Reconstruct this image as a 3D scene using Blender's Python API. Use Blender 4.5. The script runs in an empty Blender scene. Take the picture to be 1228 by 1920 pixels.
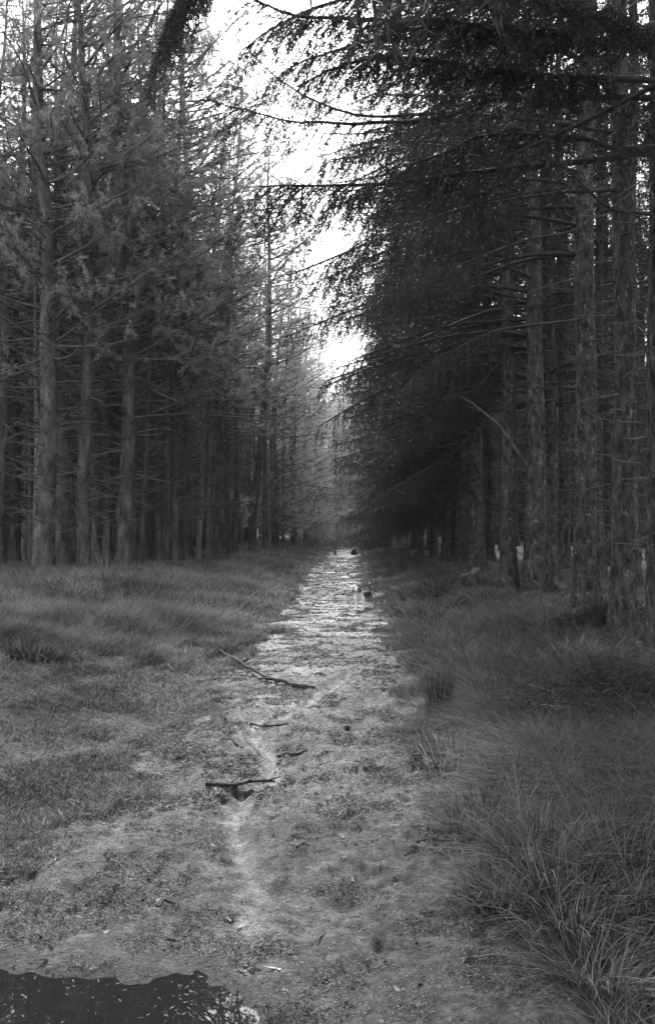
import bpy, math, random
import numpy as np
from mathutils import Vector, Matrix

random.seed(7)
RNG = np.random.default_rng(11)
S = bpy.context.scene
COL = S.collection
R = math.radians

# ---------------------------------------------------------------- camera, sky, sun, exposure
FPX, CX, CY = 1700.0, 614.0, 960.0
VPX, HORIZ = 645.0, 985.0
EYE = 1.6
cam_d = bpy.data.cameras.new('camera'); cam = bpy.data.objects.new('camera', cam_d); COL.objects.link(cam)
cam_d.sensor_fit = 'VERTICAL'; cam_d.sensor_height = 24.0; cam_d.lens = 24.0 * FPX / 1920.0
cam_d.clip_start = 0.05; cam_d.clip_end = 3000
YAW = math.atan((VPX - CX) / FPX); PITCH = math.atan((HORIZ - CY) / FPX)
cam.location = (0, 0, EYE)
cam.rotation_euler = (math.pi / 2 + PITCH, 0, YAW)
S.camera = cam
CAMR = cam.rotation_euler.to_matrix()

SUN_EL, SUN_AZ = 41.0, -4.0         # azimuth measured clockwise from +Y (the way the path runs)
world = bpy.data.worlds.new('World'); S.world = world; world.use_nodes = True
nt = world.node_tree
for n in list(nt.nodes): nt.nodes.remove(n)
sky = nt.nodes.new('ShaderNodeTexSky'); sky.sky_type = 'NISHITA'; sky.sun_disc = False
sky.sun_elevation = R(SUN_EL); sky.sun_rotation = R(SUN_AZ)
sky.dust_density = 7.0; sky.air_density = 1.0; sky.ozone_density = 1.0
bw = nt.nodes.new('ShaderNodeRGBToBW'); bg = nt.nodes.new('ShaderNodeBackground'); wo = nt.nodes.new('ShaderNodeOutputWorld')
nt.links.new(sky.outputs[0], bw.inputs[0])
# white cloud cover in front of the clear sky
tcw = nt.nodes.new('ShaderNodeTexCoord'); cn = nt.nodes.new('ShaderNodeTexNoise'); cn.inputs['Scale'].default_value = 2.2; cn.inputs['Detail'].default_value = 5
cr = nt.nodes.new('ShaderNodeMapRange'); cr.inputs['From Min'].default_value = .3; cr.inputs['From Max'].default_value = .7; cr.inputs['To Min'].default_value = 1.7; cr.inputs['To Max'].default_value = 3.0
cm = nt.nodes.new('ShaderNodeMix'); cm.data_type = 'FLOAT'; cm.inputs[0].default_value = .8
nt.links.new(tcw.outputs['Generated'], cn.inputs['Vector']); nt.links.new(cn.outputs['Fac'], cr.inputs['Value'])
nt.links.new(bw.outputs[0], cm.inputs[2]); nt.links.new(cr.outputs[0], cm.inputs[3]); nt.links.new(cm.outputs[0], bg.inputs['Color'])
bg.inputs['Strength'].default_value = 0.15
nt.links.new(bg.outputs[0], wo.inputs['Surface'])
sd = bpy.data.lights.new('sun', 'SUN'); sd.energy = 1.9; sd.angle = R(8); sd.color = (1, 1, 1)
sun = bpy.data.objects.new('sun', sd); COL.objects.link(sun)
az, el = R(SUN_AZ), R(SUN_EL)
sdir = Vector((math.sin(az) * math.cos(el), math.cos(az) * math.cos(el), math.sin(el)))
sun.rotation_euler = sdir.to_track_quat('Z', 'Y').to_euler(); sun.location = sdir * 60
S.view_settings.view_transform = 'Standard'; S.view_settings.look = 'None'; S.view_settings.gamma = 1
S.view_settings.exposure = 2.3
S.render.engine = 'CYCLES'
S.cycles.max_bounces = 5; S.cycles.diffuse_bounces = 3; S.cycles.glossy_bounces = 2; S.cycles.transmission_bounces = 3
S.cycles.transparent_max_bounces = 4

# ---------------------------------------------------------------- noise and terrain
def _h(ix, iy, seed):
    n = (ix.astype(np.int64) * 374761393 + iy.astype(np.int64) * 668265263 + seed * 974634777) & 0xFFFFFFFF
    n = ((n ^ (n >> 13)) * 1274126177) & 0xFFFFFFFF
    n = n ^ (n >> 16)
    return (n & 0xFFFFFF) / float(0xFFFFFF)
def vn(x, y, seed=0):
    x = np.asarray(x, float); y = np.asarray(y, float)
    ix = np.floor(x); iy = np.floor(y); fx = x - ix; fy = y - iy
    fx = fx * fx * (3 - 2 * fx); fy = fy * fy * (3 - 2 * fy)
    a = _h(ix, iy, seed); b = _h(ix + 1, iy, seed); c = _h(ix, iy + 1, seed); d = _h(ix + 1, iy + 1, seed)
    return (a + (b - a) * fx) * (1 - fy) + (c + (d - c) * fx) * fy
def fbm(x, y, seed=0, o=3):
    s = 0; a = 0.5; t = 0
    for k in range(o):
        s = s + a * vn(x * 2 ** k, y * 2 ** k, seed + k); t += a; a *= .5
    return s / t
def ss(a, b, x):
    t = np.clip((x - a) / (b - a), 0, 1); return t * t * (3 - 2 * t)
def seg_dist(x, y, pts):
    d = np.full(np.shape(x), 1e9)
    for (x0, y0), (x1, y1) in zip(pts[:-1], pts[1:]):
        dx, dy = x1 - x0, y1 - y0; L = dx * dx + dy * dy
        t = np.clip(((x - x0) * dx + (y - y0) * dy) / L, 0, 1)
        d = np.minimum(d, np.hypot(x - x0 - t * dx, y - y0 - t * dy))
    return d
def flat(px, py, z=0.0):
    v = CAMR @ Vector(((px - CX) / FPX, -(py - CY) / FPX, -1)); k = (z - EYE) / v.z
    return (v.x * k, v.y * k)
CHAN = [flat(*p) for p in [(650, 1262), (600, 1300), (545, 1335), (470, 1352), (480, 1385), (515, 1430), (505, 1455), (450, 1480), (440, 1530), (455, 1590), (480, 1660), (465, 1720), (475, 1790), (520, 1840), (600, 1880), (700, 1960)]]
CHAN2 = [flat(*p) for p in [(570, 1400), (545, 1440), (500, 1475), (400, 1478)]]
RUT = [flat(*p, 0.1) for p in [(-60, 1345), (60, 1290), (200, 1262), (330, 1235), (430, 1210)]]
RUT2 = [flat(*p, 0.1) for p in [(-60, 1440), (90, 1392), (240, 1350), (330, 1290), (400, 1275)]]
PRINTS = [flat(*p) + (r,) for p, r in [((400, 1725), .11), ((520, 1672), .09), ((190, 1692), .05), ((460, 1800), .06), ((640, 1690), .09), ((720, 1775), .05), ((340, 1745), .06), ((320, 1700), .05), ((0, 1700), .08), ((230, 1770), .06), ((560, 1825), .06), ((250, 1600), .07), ((650, 1232), .13), ((660, 1265), .1), ((580, 1132), .12), ((630, 1136), .15), ((520, 1345), .07), ((500, 1365), .07), ((455, 1475), .08)]]
_r = random.Random(3)
PRINTS += [(_r.uniform(-1.4, .35), _r.uniform(3.6, 8.5), _r.uniform(.03, .055)) for _ in range(26)]
def pc(y):
    y = np.asarray(y, float)
    return -0.32 + 0.10 * np.sin(y * .16) * ss(4, 12, y) + np.maximum(0, y - 46) ** 2 * 0.0045
def edges(y):
    wl = -.86 - .55 * ss(5.5, 3.2, y) + .1 * ss(12, 22, y); wr = .84 + .12 * ss(4.5, 3, y)
    return wl, wr
def path_m(x, y):
    u = x - pc(y); wl, wr = edges(y)
    n = (fbm(x * 2.2, y * 1.3, 5, 3) - .5) * .75 + (vn(x * 9, y * 7, 91) - .5) * .22
    return np.minimum(u - wl, wr - u) + n
def H(x, y):
    x = np.asarray(x, float); y = np.asarray(y, float)
    u = x - pc(y)
    z = ss(.9, 4.6, -u) * .36 + ss(.8, 1.25, u) * .07 + ss(1.7, 3.1, u) * .30
    off = ss(-.05, .6, -path_m(x, y))
    z = z + off * (fbm(x * .9, y * .9, 20, 3) - .45) * .22 + ss(8, 30, np.abs(u)) * (fbm(x * .09, y * .09, 8, 2) - .4) * 1.2
    on = 1 - off
    near = ss(15, 6, y) * (1 - .6 * np.exp(-(np.hypot((x + .98) / .85, (y - 2.72) / .85)) ** 4))
    z = z + (fbm(x * 7, y * 5, 31, 3) - .5) * .085 * (1 - .6 * off) * near
    z = z + (fbm(x * 24, y * 20, 61, 2) - .5) * .036 * near * (1 - .8 * np.exp(-(np.hypot((x + .98) / .85, (y - 2.72) / .85)) ** 4))
    z = z - on * ss(3.5, 4.1, y) * (.06 * (1 - np.minimum(1, seg_dist(x, y, CHAN) / .12)) ** 1.0)
    z = z - .03 * (1 - np.minimum(1, seg_dist(x, y, CHAN2) / .07))
    z = z - .07 * np.exp(-(seg_dist(x, y, RUT) / .16) ** 2) - .07 * np.exp(-(seg_dist(x, y, RUT2) / .15) ** 2)
    for (a, b, r) in PRINTS:
        z = z - .03 * np.exp(-(((x - a) / (r * 1.1)) ** 2 + ((y - b) / r) ** 2) * 1.3)
    # puddle basin
    q = (np.abs((x + 1.0) / .80) ** 4 + np.abs((y - 2.70) / .60) ** 4) ** .25 + (fbm(x * 3.5, y * 3.5, 44, 3) - .5) * .34 + (fbm(x * 13, y * 13, 45, 2) - .5) * .08
    z = z - .10 * ss(1.22, .62, q)
    # ditch by the bottom right
    z = z - .30 * np.exp(-((x - 1.35) / .36) ** 2) * ss(4.3, 3.1, y)
    return z
WATER = -0.030
def hz(x, y): return float(H(np.array([x]), np.array([y]))[0])
def ground(px, py):
    v = CAMR @ Vector(((px - CX) / FPX, -(py - CY) / FPX, -1))
    t = np.concatenate([np.arange(2, 30, .02), np.arange(30, 200, .1)])
    X, Y, Z = v.x * t, v.y * t, EYE + v.z * t
    k = np.argmax(Z < H(X, Y)); return X[k], Y[k]
def at(px, py, Y):
    v = CAMR @ Vector(((px - CX) / FPX, -(py - CY) / FPX, -1)); k = Y / v.y
    return Vector((v.x * k, Y, EYE + v.z * k))

# ---------------------------------------------------------------- materials (all grey: the photograph is black and white)
def mat(name, lo, hi, scale=8.0, stretch=(1, 1, 1), rough=.85, bump=.0, bscale=30, attr=None, alo=0, ahi=1, transl=0.0, spec=.25, patch=None, coord='Object', contrast=(.35, .65)):
    m = bpy.data.materials.new(name); m.use_nodes = True; t = m.node_tree; N = t.nodes; L = t.links
    b = N['Principled BSDF']; b.inputs['Roughness'].default_value = rough; b.inputs['Specular IOR Level'].default_value = spec
    tc = N.new('ShaderNodeTexCoord'); mp = N.new('ShaderNodeMapping'); mp.inputs['Scale'].default_value = stretch
    L.new(tc.outputs[coord], mp.inputs['Vector'])
    no = N.new('ShaderNodeTexNoise'); no.inputs['Scale'].default_value = scale; no.inputs['Detail'].default_value = 6; no.inputs['Roughness'].default_value = .65
    L.new(mp.outputs[0], no.inputs['Vector'])
    r = N.new('ShaderNodeMapRange'); r.inputs['From Min'].default_value = contrast[0]; r.inputs['From Max'].default_value = contrast[1]
    r.inputs['To Min'].default_value = lo; r.inputs['To Max'].default_value = hi
    L.new(no.outputs['Fac'], r.inputs['Value']); out = r.outputs[0]
    if patch:                                   # pale lichen / flaking plates
        vo = N.new('ShaderNodeTexNoise'); vo.inputs['Scale'].default_value = patch[0]; vo.inputs['Detail'].default_value = 8; vo.inputs['Roughness'].default_value = .75
        mp2 = N.new('ShaderNodeMapping'); mp2.inputs['Scale'].default_value = (1, 1, .7); mp2.inputs['Location'].default_value = (3, 7, 5)
        L.new(tc.outputs[coord], mp2.inputs['Vector']); L.new(mp2.outputs[0], vo.inputs['Vector'])
        pr = N.new('ShaderNodeMapRange'); pr.inputs['From Min'].default_value = patch[1]; pr.inputs['From Max'].default_value = patch[1] + .06
        L.new(vo.outputs['Fac'], pr.inputs['Value'])
        mx = N.new('ShaderNodeMix'); mx.data_type = 'FLOAT'; L.new(pr.outputs[0], mx.inputs[0]); L.new(out, mx.inputs[2]); mx.inputs[3].default_value = patch[2]
        out = mx.outputs[0]
    if attr:
        at_ = N.new('ShaderNodeAttribute'); at_.attribute_name = attr
        ar = N.new('ShaderNodeMapRange'); ar.inputs['To Min'].default_value = alo; ar.inputs['To Max'].default_value = ahi; ar.clamp = False
        L.new(at_.outputs['Fac'], ar.inputs['Value'])
        mm = N.new('ShaderNodeMath'); mm.operation = 'MULTIPLY'; L.new(out, mm.inputs[0]); L.new(ar.outputs[0], mm.inputs[1]); out = mm.outputs[0]
    L.new(out, b.inputs['Base Color'])
    if bump:
        bn = N.new('ShaderNodeTexNoise'); bn.inputs['Scale'].default_value = bscale; bn.inputs['Detail'].default_value = 8; bn.inputs['Roughness'].default_value = .7
        L.new(mp.outputs[0], bn.inputs['Vector'])
        bp = N.new('ShaderNodeBump'); bp.inputs['Strength'].default_value = 1; bp.inputs['Distance'].default_value = bump
        L.new(bn.outputs['Fac'], bp.inputs['Height']); L.new(bp.outputs[0], b.inputs['Normal'])
    if transl:
        tr = N.new('ShaderNodeBsdfTranslucent'); L.new(out, tr.inputs['Color'])
        mi = N.new('ShaderNodeMixShader'); mi.inputs[0].default_value = transl
        L.new(b.outputs[0], mi.inputs[1]); L.new(tr.outputs[0], mi.inputs[2]); L.new(mi.outputs[0], N['Material Output'].inputs['Surface'])
    return m
M = {}
M['earth'] = mat('earth', .03, .12, 14, bump=.03, bscale=30, contrast=(.3, .7))
M['mud'] = mat('mud', .025, .22, 16, bump=.035, bscale=38, patch=(42, .57, .40), rough=.62, attr='tone', alo=0.10, ahi=1.0, contrast=(.32, .68), spec=.5)
M['grass'] = mat('grass_blades', .11, .26, .9, attr='tone', alo=.12, ahi=2.1, transl=.3, rough=.6)
def add_wet(m):
    t = m.node_tree; a_ = t.nodes.new('ShaderNodeAttribute'); a_.attribute_name = 'wet'; r_ = t.nodes.new('ShaderNodeMapRange')
    r_.inputs['To Min'].default_value = .8; r_.inputs['To Max'].default_value = .50; t.links.new(a_.outputs['Fac'], r_.inputs['Value']); t.links.new(r_.outputs[0], t.nodes['Principled BSDF'].inputs['Roughness'])
add_wet(M['mud'])
M['litter'] = mat('litter', .12, .24, 2, attr='tone', alo=.1, ahi=1.7, rough=.7)
M['pine_bark'] = mat('pine_bark', attr='tone', alo=.35, ahi=1.7, lo=.035, hi=.15, scale=7, stretch=(1, 1, .25), bump=.03, bscale=22, patch=(9, .60, .16))
M['pale_bark'] = mat('pale_bark', attr='tone', alo=.35, ahi=1.7, lo=.10, hi=.26, scale=8, stretch=(1, 1, .3), bump=.03, bscale=22, patch=(9, .58, .28))
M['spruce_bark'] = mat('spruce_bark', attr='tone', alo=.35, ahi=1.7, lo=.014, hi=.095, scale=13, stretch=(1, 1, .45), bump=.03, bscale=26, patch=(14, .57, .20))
M['dead_wood'] = mat('dead_wood', .05, .16, 6)
M['dark_wood'] = mat('dark_wood', .02, .05, 6)
M['pale_wood'] = mat('pale_wood', .2, .34, 9)
M['pine_needles'] = mat('pine_needles', .19, .40, .8, attr='tone', alo=.55, ahi=1.5, transl=.4, rough=.55, coord='Object')
M['larch_needles'] = mat('larch_needles', .36, .56, .8, attr='tone', alo=.6, ahi=1.4, transl=.4, rough=.6)
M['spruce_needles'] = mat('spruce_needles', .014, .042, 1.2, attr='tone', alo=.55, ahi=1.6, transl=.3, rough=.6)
M['leaf'] = mat('leaf', .35, .5, 4, attr='tone', alo=.7, ahi=1.2, transl=.35, rough=.5)
M['stone'] = mat('stone', .01, .03, 20, bump=.01)
M['moss'] = mat('moss', .05, .13, 8, bump=.03, bscale=30)
wm = bpy.data.materials.new('water'); wm.use_nodes = True; b = wm.node_tree.nodes['Principled BSDF']
b.inputs['Base Color'].default_value = (.011, .011, .011, 1); b.inputs['Roughness'].default_value = .0; b.inputs['IOR'].default_value = 1.33; b.inputs['Specular IOR Level'].default_value = .9
n1 = wm.node_tree.nodes.new('ShaderNodeTexNoise'); n1.inputs['Scale'].default_value = 9; bp = wm.node_tree.nodes.new('ShaderNodeBump'); bp.inputs['Distance'].default_value = .00015
wm.node_tree.links.new(n1.outputs['Fac'], bp.inputs['Height']); wm.node_tree.links.new(bp.outputs[0], b.inputs['Normal'])
M['water'] = wm

# ---------------------------------------------------------------- mesh building
class Geo:
    def __init__(s): s.v = []; s.q = []; s.t = []; s.a = []; s.n = 0
    def add(s, v, q=None, t=None, a=None):
        v = np.asarray(v, float).reshape(-1, 3)
        if q is not None: s.q.append(np.asarray(q, int) + s.n)
        if t is not None: s.t.append(np.asarray(t, int) + s.n)
        s.v.append(v); s.n += len(v)
        s.a.append(np.full(len(v), .5) if a is None else np.broadcast_to(a, (len(v),)))
    def mesh(s, name, material, smooth=False):
        me = bpy.data.meshes.new(name)
        v = np.concatenate(s.v) if s.v else np.zeros((0, 3))
        q = np.concatenate(s.q).reshape(-1, 4) if s.q else np.zeros((0, 4), int)
        t = np.concatenate(s.t).reshape(-1, 3) if s.t else np.zeros((0, 3), int)
        me.vertices.add(len(v)); me.vertices.foreach_set('co', v.astype(np.float32).ravel())
        me.loops.add(q.size + t.size); me.loops.foreach_set('vertex_index', np.concatenate([q.ravel(), t.ravel()]).astype(np.int32))
        tot = np.concatenate([np.full(len(q), 4), np.full(len(t), 3)]).astype(np.int32)
        st = np.concatenate([[0], np.cumsum(tot)[:-1]]).astype(np.int32) if len(tot) else tot
        me.polygons.add(len(tot)); me.polygons.foreach_set('loop_start', st); me.polygons.foreach_set('loop_total', tot)
        if smooth: me.polygons.foreach_set('use_smooth', np.ones(len(tot), bool))
        me.update(calc_edges=True)
        at_ = me.attributes.new('tone', 'FLOAT', 'POINT'); at_.data.foreach_set('value', np.concatenate(s.a).astype(np.float32))
        me.materials.append(material)
        return me
def link(name, me, parent=None, **kw):
    o = bpy.data.objects.new(name, me); COL.objects.link(o)
    if parent: o.parent = parent
    return o
def tag(o, label=None, cat=None, group=None, kind=None):
    for k, v in (('label', label), ('category', cat), ('group', group), ('kind', kind)):
        if v: o[k] = v
    return o
def empty(name, loc, label, cat, group=None, rz=0, sc=1):
    o = bpy.data.objects.new(name, None); COL.objects.link(o); o.location = loc; o.rotation_euler = (0, 0, rz); o.scale = (sc,) * 3
    o.empty_display_size = .3
    return tag(o, label, cat, group)
def nrm(a): return a / np.maximum(np.linalg.norm(a, axis=-1, keepdims=True), 1e-9)
def tube(G, pts, rad, n=6, jit=0.0, cap=True):
    pts = np.asarray(pts, float); rad = np.broadcast_to(np.asarray(rad, float), (len(pts),)); k = len(pts)
    tan = nrm(np.gradient(pts, axis=0)); ref = np.array([.13, .21, 1.]) if abs(tan[:, 2]).mean() < .8 else np.array([1., .1, .0])
    a = nrm(np.cross(tan, ref)); b = np.cross(tan, a)
    th = np.arange(n) / n * 2 * np.pi
    rr = rad[:, None] * (1 + jit * (RNG.random((k, n)) - .5))
    v = pts[:, None] + rr[..., None] * (np.cos(th)[None, :, None] * a[:, None] + np.sin(th)[None, :, None] * b[:, None])
    i = np.arange(k - 1)[:, None] * n + np.arange(n)[None]; j = np.arange(k - 1)[:, None] * n + (np.arange(n)[None] + 1) % n
    q = np.stack([i, j, j + n, i + n], -1).reshape(-1, 4)
    v = v.reshape(-1, 3); t = None
    if cap and n > 3:
        v = np.vstack([v, pts[-1:]]); c = k * n; e = (k - 1) * n
        t = np.stack([e + np.arange(n), e + (np.arange(n) + 1) % n, np.full(n, c)], -1)
    G.add(v, q, t)
def needles(G, P, D, L, W, tone):
    """one thin pointed face per needle cluster"""
    P = np.asarray(P); D = nrm(np.asarray(D)); n = len(P)
    s = nrm(np.cross(D, RNG.normal(size=(n, 3)))); L = np.broadcast_to(L, (n,))[:, None]; W = np.broadcast_to(W, (n,))[:, None]
    v = np.stack([P - s * W / 2, P + s * W / 2, P + D * L], 1).reshape(-1, 3)
    G.add(v, None, np.arange(3 * n).reshape(-1, 3), np.repeat(np.broadcast_to(tone, (n,)), 3))
def smooth_poly(pts, m=6):
    pts = np.asarray(pts, float); n = len(pts)
    if n < 3: return np.linspace(pts[0], pts[-1], m)
    P = np.vstack([2 * pts[0] - pts[1], pts, 2 * pts[-1] - pts[-2]]); out = []
    for i in range(1, n):
        for k in range(m):
            t = k / m; a, b, c, d = P[i - 1], P[i], P[i + 1], P[i + 2]
            out.append(.5 * ((2 * b) + (-a + c) * t + (2 * a - 5 * b + 4 * c - d) * t * t + (-a + 3 * b - 3 * c + d) * t ** 3))
    out.append(pts[-1]); return np.array(out)
def trunk_geo(h, r, n=12, flare=.5, lobes=5, bend=.12, wob=.05, seed=0, zlow=-.5, scales=4200):
    g = np.random.default_rng(seed); k = 44
    z = zlow + (h - zlow) * (np.linspace(0, 1, k) ** 1.5)
    ph = g.random(4) * 6.28
    cx = bend * np.sin(z * .35 + ph[0]) * z / h * 1.5 + .02 * np.sin(z * 1.3 + ph[1]); cy = bend * np.sin(z * .3 + ph[2]) * z / h * 1.5
    rad = r * (1 - .86 * np.clip(z / h, 0, 1) ** 1.1)
    th = np.arange(n) / n * 2 * np.pi
    fl = flare * np.exp(-np.clip(z, 0, 9) / (.9 * r + .12))[:, None] * (1 + .7 * np.cos(lobes * th + ph[3]))[None]
    RR = rad[:, None] * (1 + fl + wob * g.normal(size=(k, n)))
    v = np.stack([cx[:, None] + RR * np.cos(th), cy[:, None] + RR * np.sin(th), np.repeat(z[:, None], n, 1)], -1)
    i = np.arange(k - 1)[:, None] * n + np.arange(n)[None]; j = np.arange(k - 1)[:, None] * n + (np.arange(n)[None] + 1) % n
    tn0 = .35 + .3 * vn(z * 3, z * 0, seed)[:, None] + .15 * g.normal(size=(k, n))
    G = Geo(); G.add(v, np.stack([i, j, j + n, i + n], -1).reshape(-1, 4), None, np.clip(tn0, .05, 1).ravel())
    m = scales; zz = g.random(m) ** 1.3 * min(h * .8, 12); aa = g.random(m) * 6.283; rz = np.interp(zz, z, rad)
    fz = flare * np.exp(-zz / (.9 * r + .12)) * (1 + .7 * np.cos(lobes * aa + ph[3])); rz = rz * (1 + fz) * .985
    P = np.stack([np.interp(zz, z, cx) + rz * np.cos(aa), np.interp(zz, z, cy) + rz * np.sin(aa), zz], -1)
    D = np.stack([np.cos(aa) * .35, np.sin(aa) * .35, -1 + 0 * aa], -1) + g.normal(size=(m, 3)) * .28
    needles(G, P, D, (.025 + .04 * g.random(m)), .022, np.clip(g.normal(size=m) * .3 + .45, 0, 1.3))
    def axis(zz): return np.array([np.interp(zz, z, cx), np.interp(zz, z, cy), zz])
    def rr(zz): return float(np.interp(zz, z, rad))
    return G, axis, rr

# foliage of a spruce bough along a polyline
def spruce_foliage(W, F, pts, f0=.3, tw=.55, step=.085, hang=.35, dens=1.0, ndl=(.055, .009), tip=.25):
    pts = np.asarray(pts); seg = np.linalg.norm(np.diff(pts, axis=0), axis=1); s = np.concatenate([[0], np.cumsum(seg)]); Lt = s[-1]
    tan = nrm(np.gradient(pts, axis=0)); q = f0 * Lt; side = 1
    Ps, Ds = [], []
    while q < Lt:
        t = q / Lt; p = np.array([np.interp(q, s, pts[:, i]) for i in range(3)]); d = np.array([np.interp(q, s, tan[:, i]) for i in range(3)]); d /= np.linalg.norm(d) + 1e-9
        sd_ = np.cross(d, [0, 0, 1.]); sd_ /= np.linalg.norm(sd_) + 1e-9
        L = tw * (tip + (1.1 - tip) * (1 - t)) * (.6 + .7 * random.random())
        if t < f0 + .15: L *= .7
        dd = sd_ * side + d * (.7 + .4 * random.random()) + np.array([0, 0, -.15 - .5 * random.random() * hang * 2]); dd /= np.linalg.norm(dd)
        m = max(3, int(L / .06)); u = np.linspace(0, 1, m)[:, None]
        tp = p + dd * L * u + np.array([0, 0, -1.]) * (u ** 2) * L * hang
        tube(W, tp[::max(1, m // 3)], np.linspace(.006, .002, len(tp[::max(1, m // 3)])), 3, cap=False)
        lines = [(tp, nrm(np.gradient(tp, axis=0)))]
        nh = int(L / .11 * dens)                                   # hanging sub twigs
        for _ in range(nh):
            c = tp[random.randrange(m)]; hl = (.10 + .28 * random.random()) * (hang + .35)
            hd = np.array([random.gauss(0, .35), random.gauss(0, .35), -1.]) * hang * 1.6 + dd * .7; hd /= np.linalg.norm(hd)
            hm = max(3, int(hl / .04)); lines.append((c + hd * hl * np.linspace(0, 1, hm)[:, None], np.repeat(hd[None], hm, 0)))
        for (lp, lt) in lines:
            k = max(1, int(round(3 * dens)))
            Ps.append(np.repeat(lp, k, 0)); Ds.append(np.repeat(lt, k, 0))
        side = -side; q += step * (.6 + .8 * random.random())
    if Ps:
        P = np.concatenate(Ps); D = np.concatenate(Ds); n = len(P)
        P = P + RNG.normal(size=(n, 3)) * .012; D = D + RNG.normal(size=(n, 3)) * .75
        tone = np.clip(.5 + .35 * (RNG.random(n) - .5) + .5 * (vn(P[:, 0] * 1.5 + P[:, 2], P[:, 1] * 1.5 + P[:, 2] * .7, 3) - .5), 0, 1)
        needles(F, P, D, ndl[0] * (.6 + .8 * RNG.random(n)), ndl[1], tone)

def dead_branches(W, axis, rr, z0, z1, count, lmin=.2, lmax=1.3, r=.011, bias=None, up=.25, thick=1):
    for _ in range(count):
        z = random.uniform(z0, z1); a = random.random() * 6.283
        if bias is not None and random.random() < .6: a = bias + random.gauss(0, .7)
        L = random.uniform(lmin, lmax) * (.5 + .5 * (z - z0) / (z1 - z0)); c = axis(z); u = np.array([math.cos(a), math.sin(a), 0.])
        s = np.array([-u[1], u[0], 0.]); k = 6; L = L * (1.7 if random.random() < .12 else 1); t = np.linspace(0, 1, k); e = random.uniform(-.25, up)
        pts = c + u * (rr(z) * .8 + L * t)[:, None] + np.array([0, 0, 1.]) * ((e * t + random.uniform(-.3, .3) * t * t) * L)[:, None] + s * (np.cumsum(RNG.normal(size=k)) * L * .05)[:, None]
        r0 = r * thick * (.5 + L * .7); tube(W, pts, np.linspace(r0, r0 * .3, k), 4 if r0 > .01 else 3, cap=False)
        for _ in range(int(L * 3.0)):
            i = random.randrange(1, k); d = u * random.uniform(.2, 1) + s * random.uniform(-1, 1) + np.array([0, 0, random.uniform(-.4, .7)])
            l2 = L * random.uniform(.12, .35); q = pts[i] + d * l2 * np.linspace(0, 1, 3)[:, None] + RNG.normal(size=(3, 3)) * .01
            q[0] = pts[i]; tube(W, q, np.linspace(r0 * .45, r0 * .15, 3), 3, cap=False)

def make_spruce(seed, h, r, edge, green0, L0=3.8, bias=math.pi, dead=(1.0, 9, 210), openn=False, dens=1.0, ndl=(.08, .017)):
    random.seed(seed)
    G, axis, rr = trunk_geo(h, r, 14, .55, 5, .10, .05, seed)
    W, F = Geo(), Geo(); z = green0
    while z < h - .3:
        f = (z - green0) / (h - green0)
        for _ in range(2 if edge else 2):
            if openn: a = bias - .1 + random.gauss(0, .38)
            elif edge: a = bias + random.gauss(0, .75) if random.random() < .72 else random.random() * 6.283
            else: a = random.random() * 6.283
            toward = .5 + .5 * math.cos(a - bias) if edge else .35
            if openn and random.random() < .4: continue
            L = L0 * (.45 + .55 * toward) * (1 - .85 * f ** 1.7) * random.uniform(.75, 1.1)
            c = axis(z); u = np.array([math.cos(a), math.sin(a), 0.]); sd_ = np.array([-u[1], u[0], 0]); t = np.linspace(0, 1, 9)
            rise = random.uniform(.05, .25) * (1 - f) + .15 * f; sag = random.uniform(.35, .55) * (1 - f * .6)
            pts = c + u * (L * t)[:, None] + np.array([0, 0, 1.]) * (L * (rise * t - sag * t * t + .12 * t ** 4))[:, None] + sd_ * (np.sin(t * 3 + random.random() * 6) * .07 * L * t)[:, None]
            tube(W, pts, np.linspace(.028, .006, 9) * (L / 3 + .3), 5, .2)
            spruce_foliage(W, F, pts, .5 if openn else .3 if edge and f < .3 else .2, .66 if edge else .5, .09, .65, dens, ndl)
        z += random.uniform(.22, .42) * (1 if edge else 1.4)
    D = Geo(); dead_branches(D, axis, rr, dead[0], dead[1], dead[2], .08, .75, .010, None, .15)
    return dict(trunk=G.mesh('trunk', M['spruce_bark'], True), branches=W.mesh('branches', M['dark_wood']), crown=F.mesh('crown', M['spruce_needles']), dead_branches=D.mesh('dead_branches', M['dead_wood']))

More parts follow.
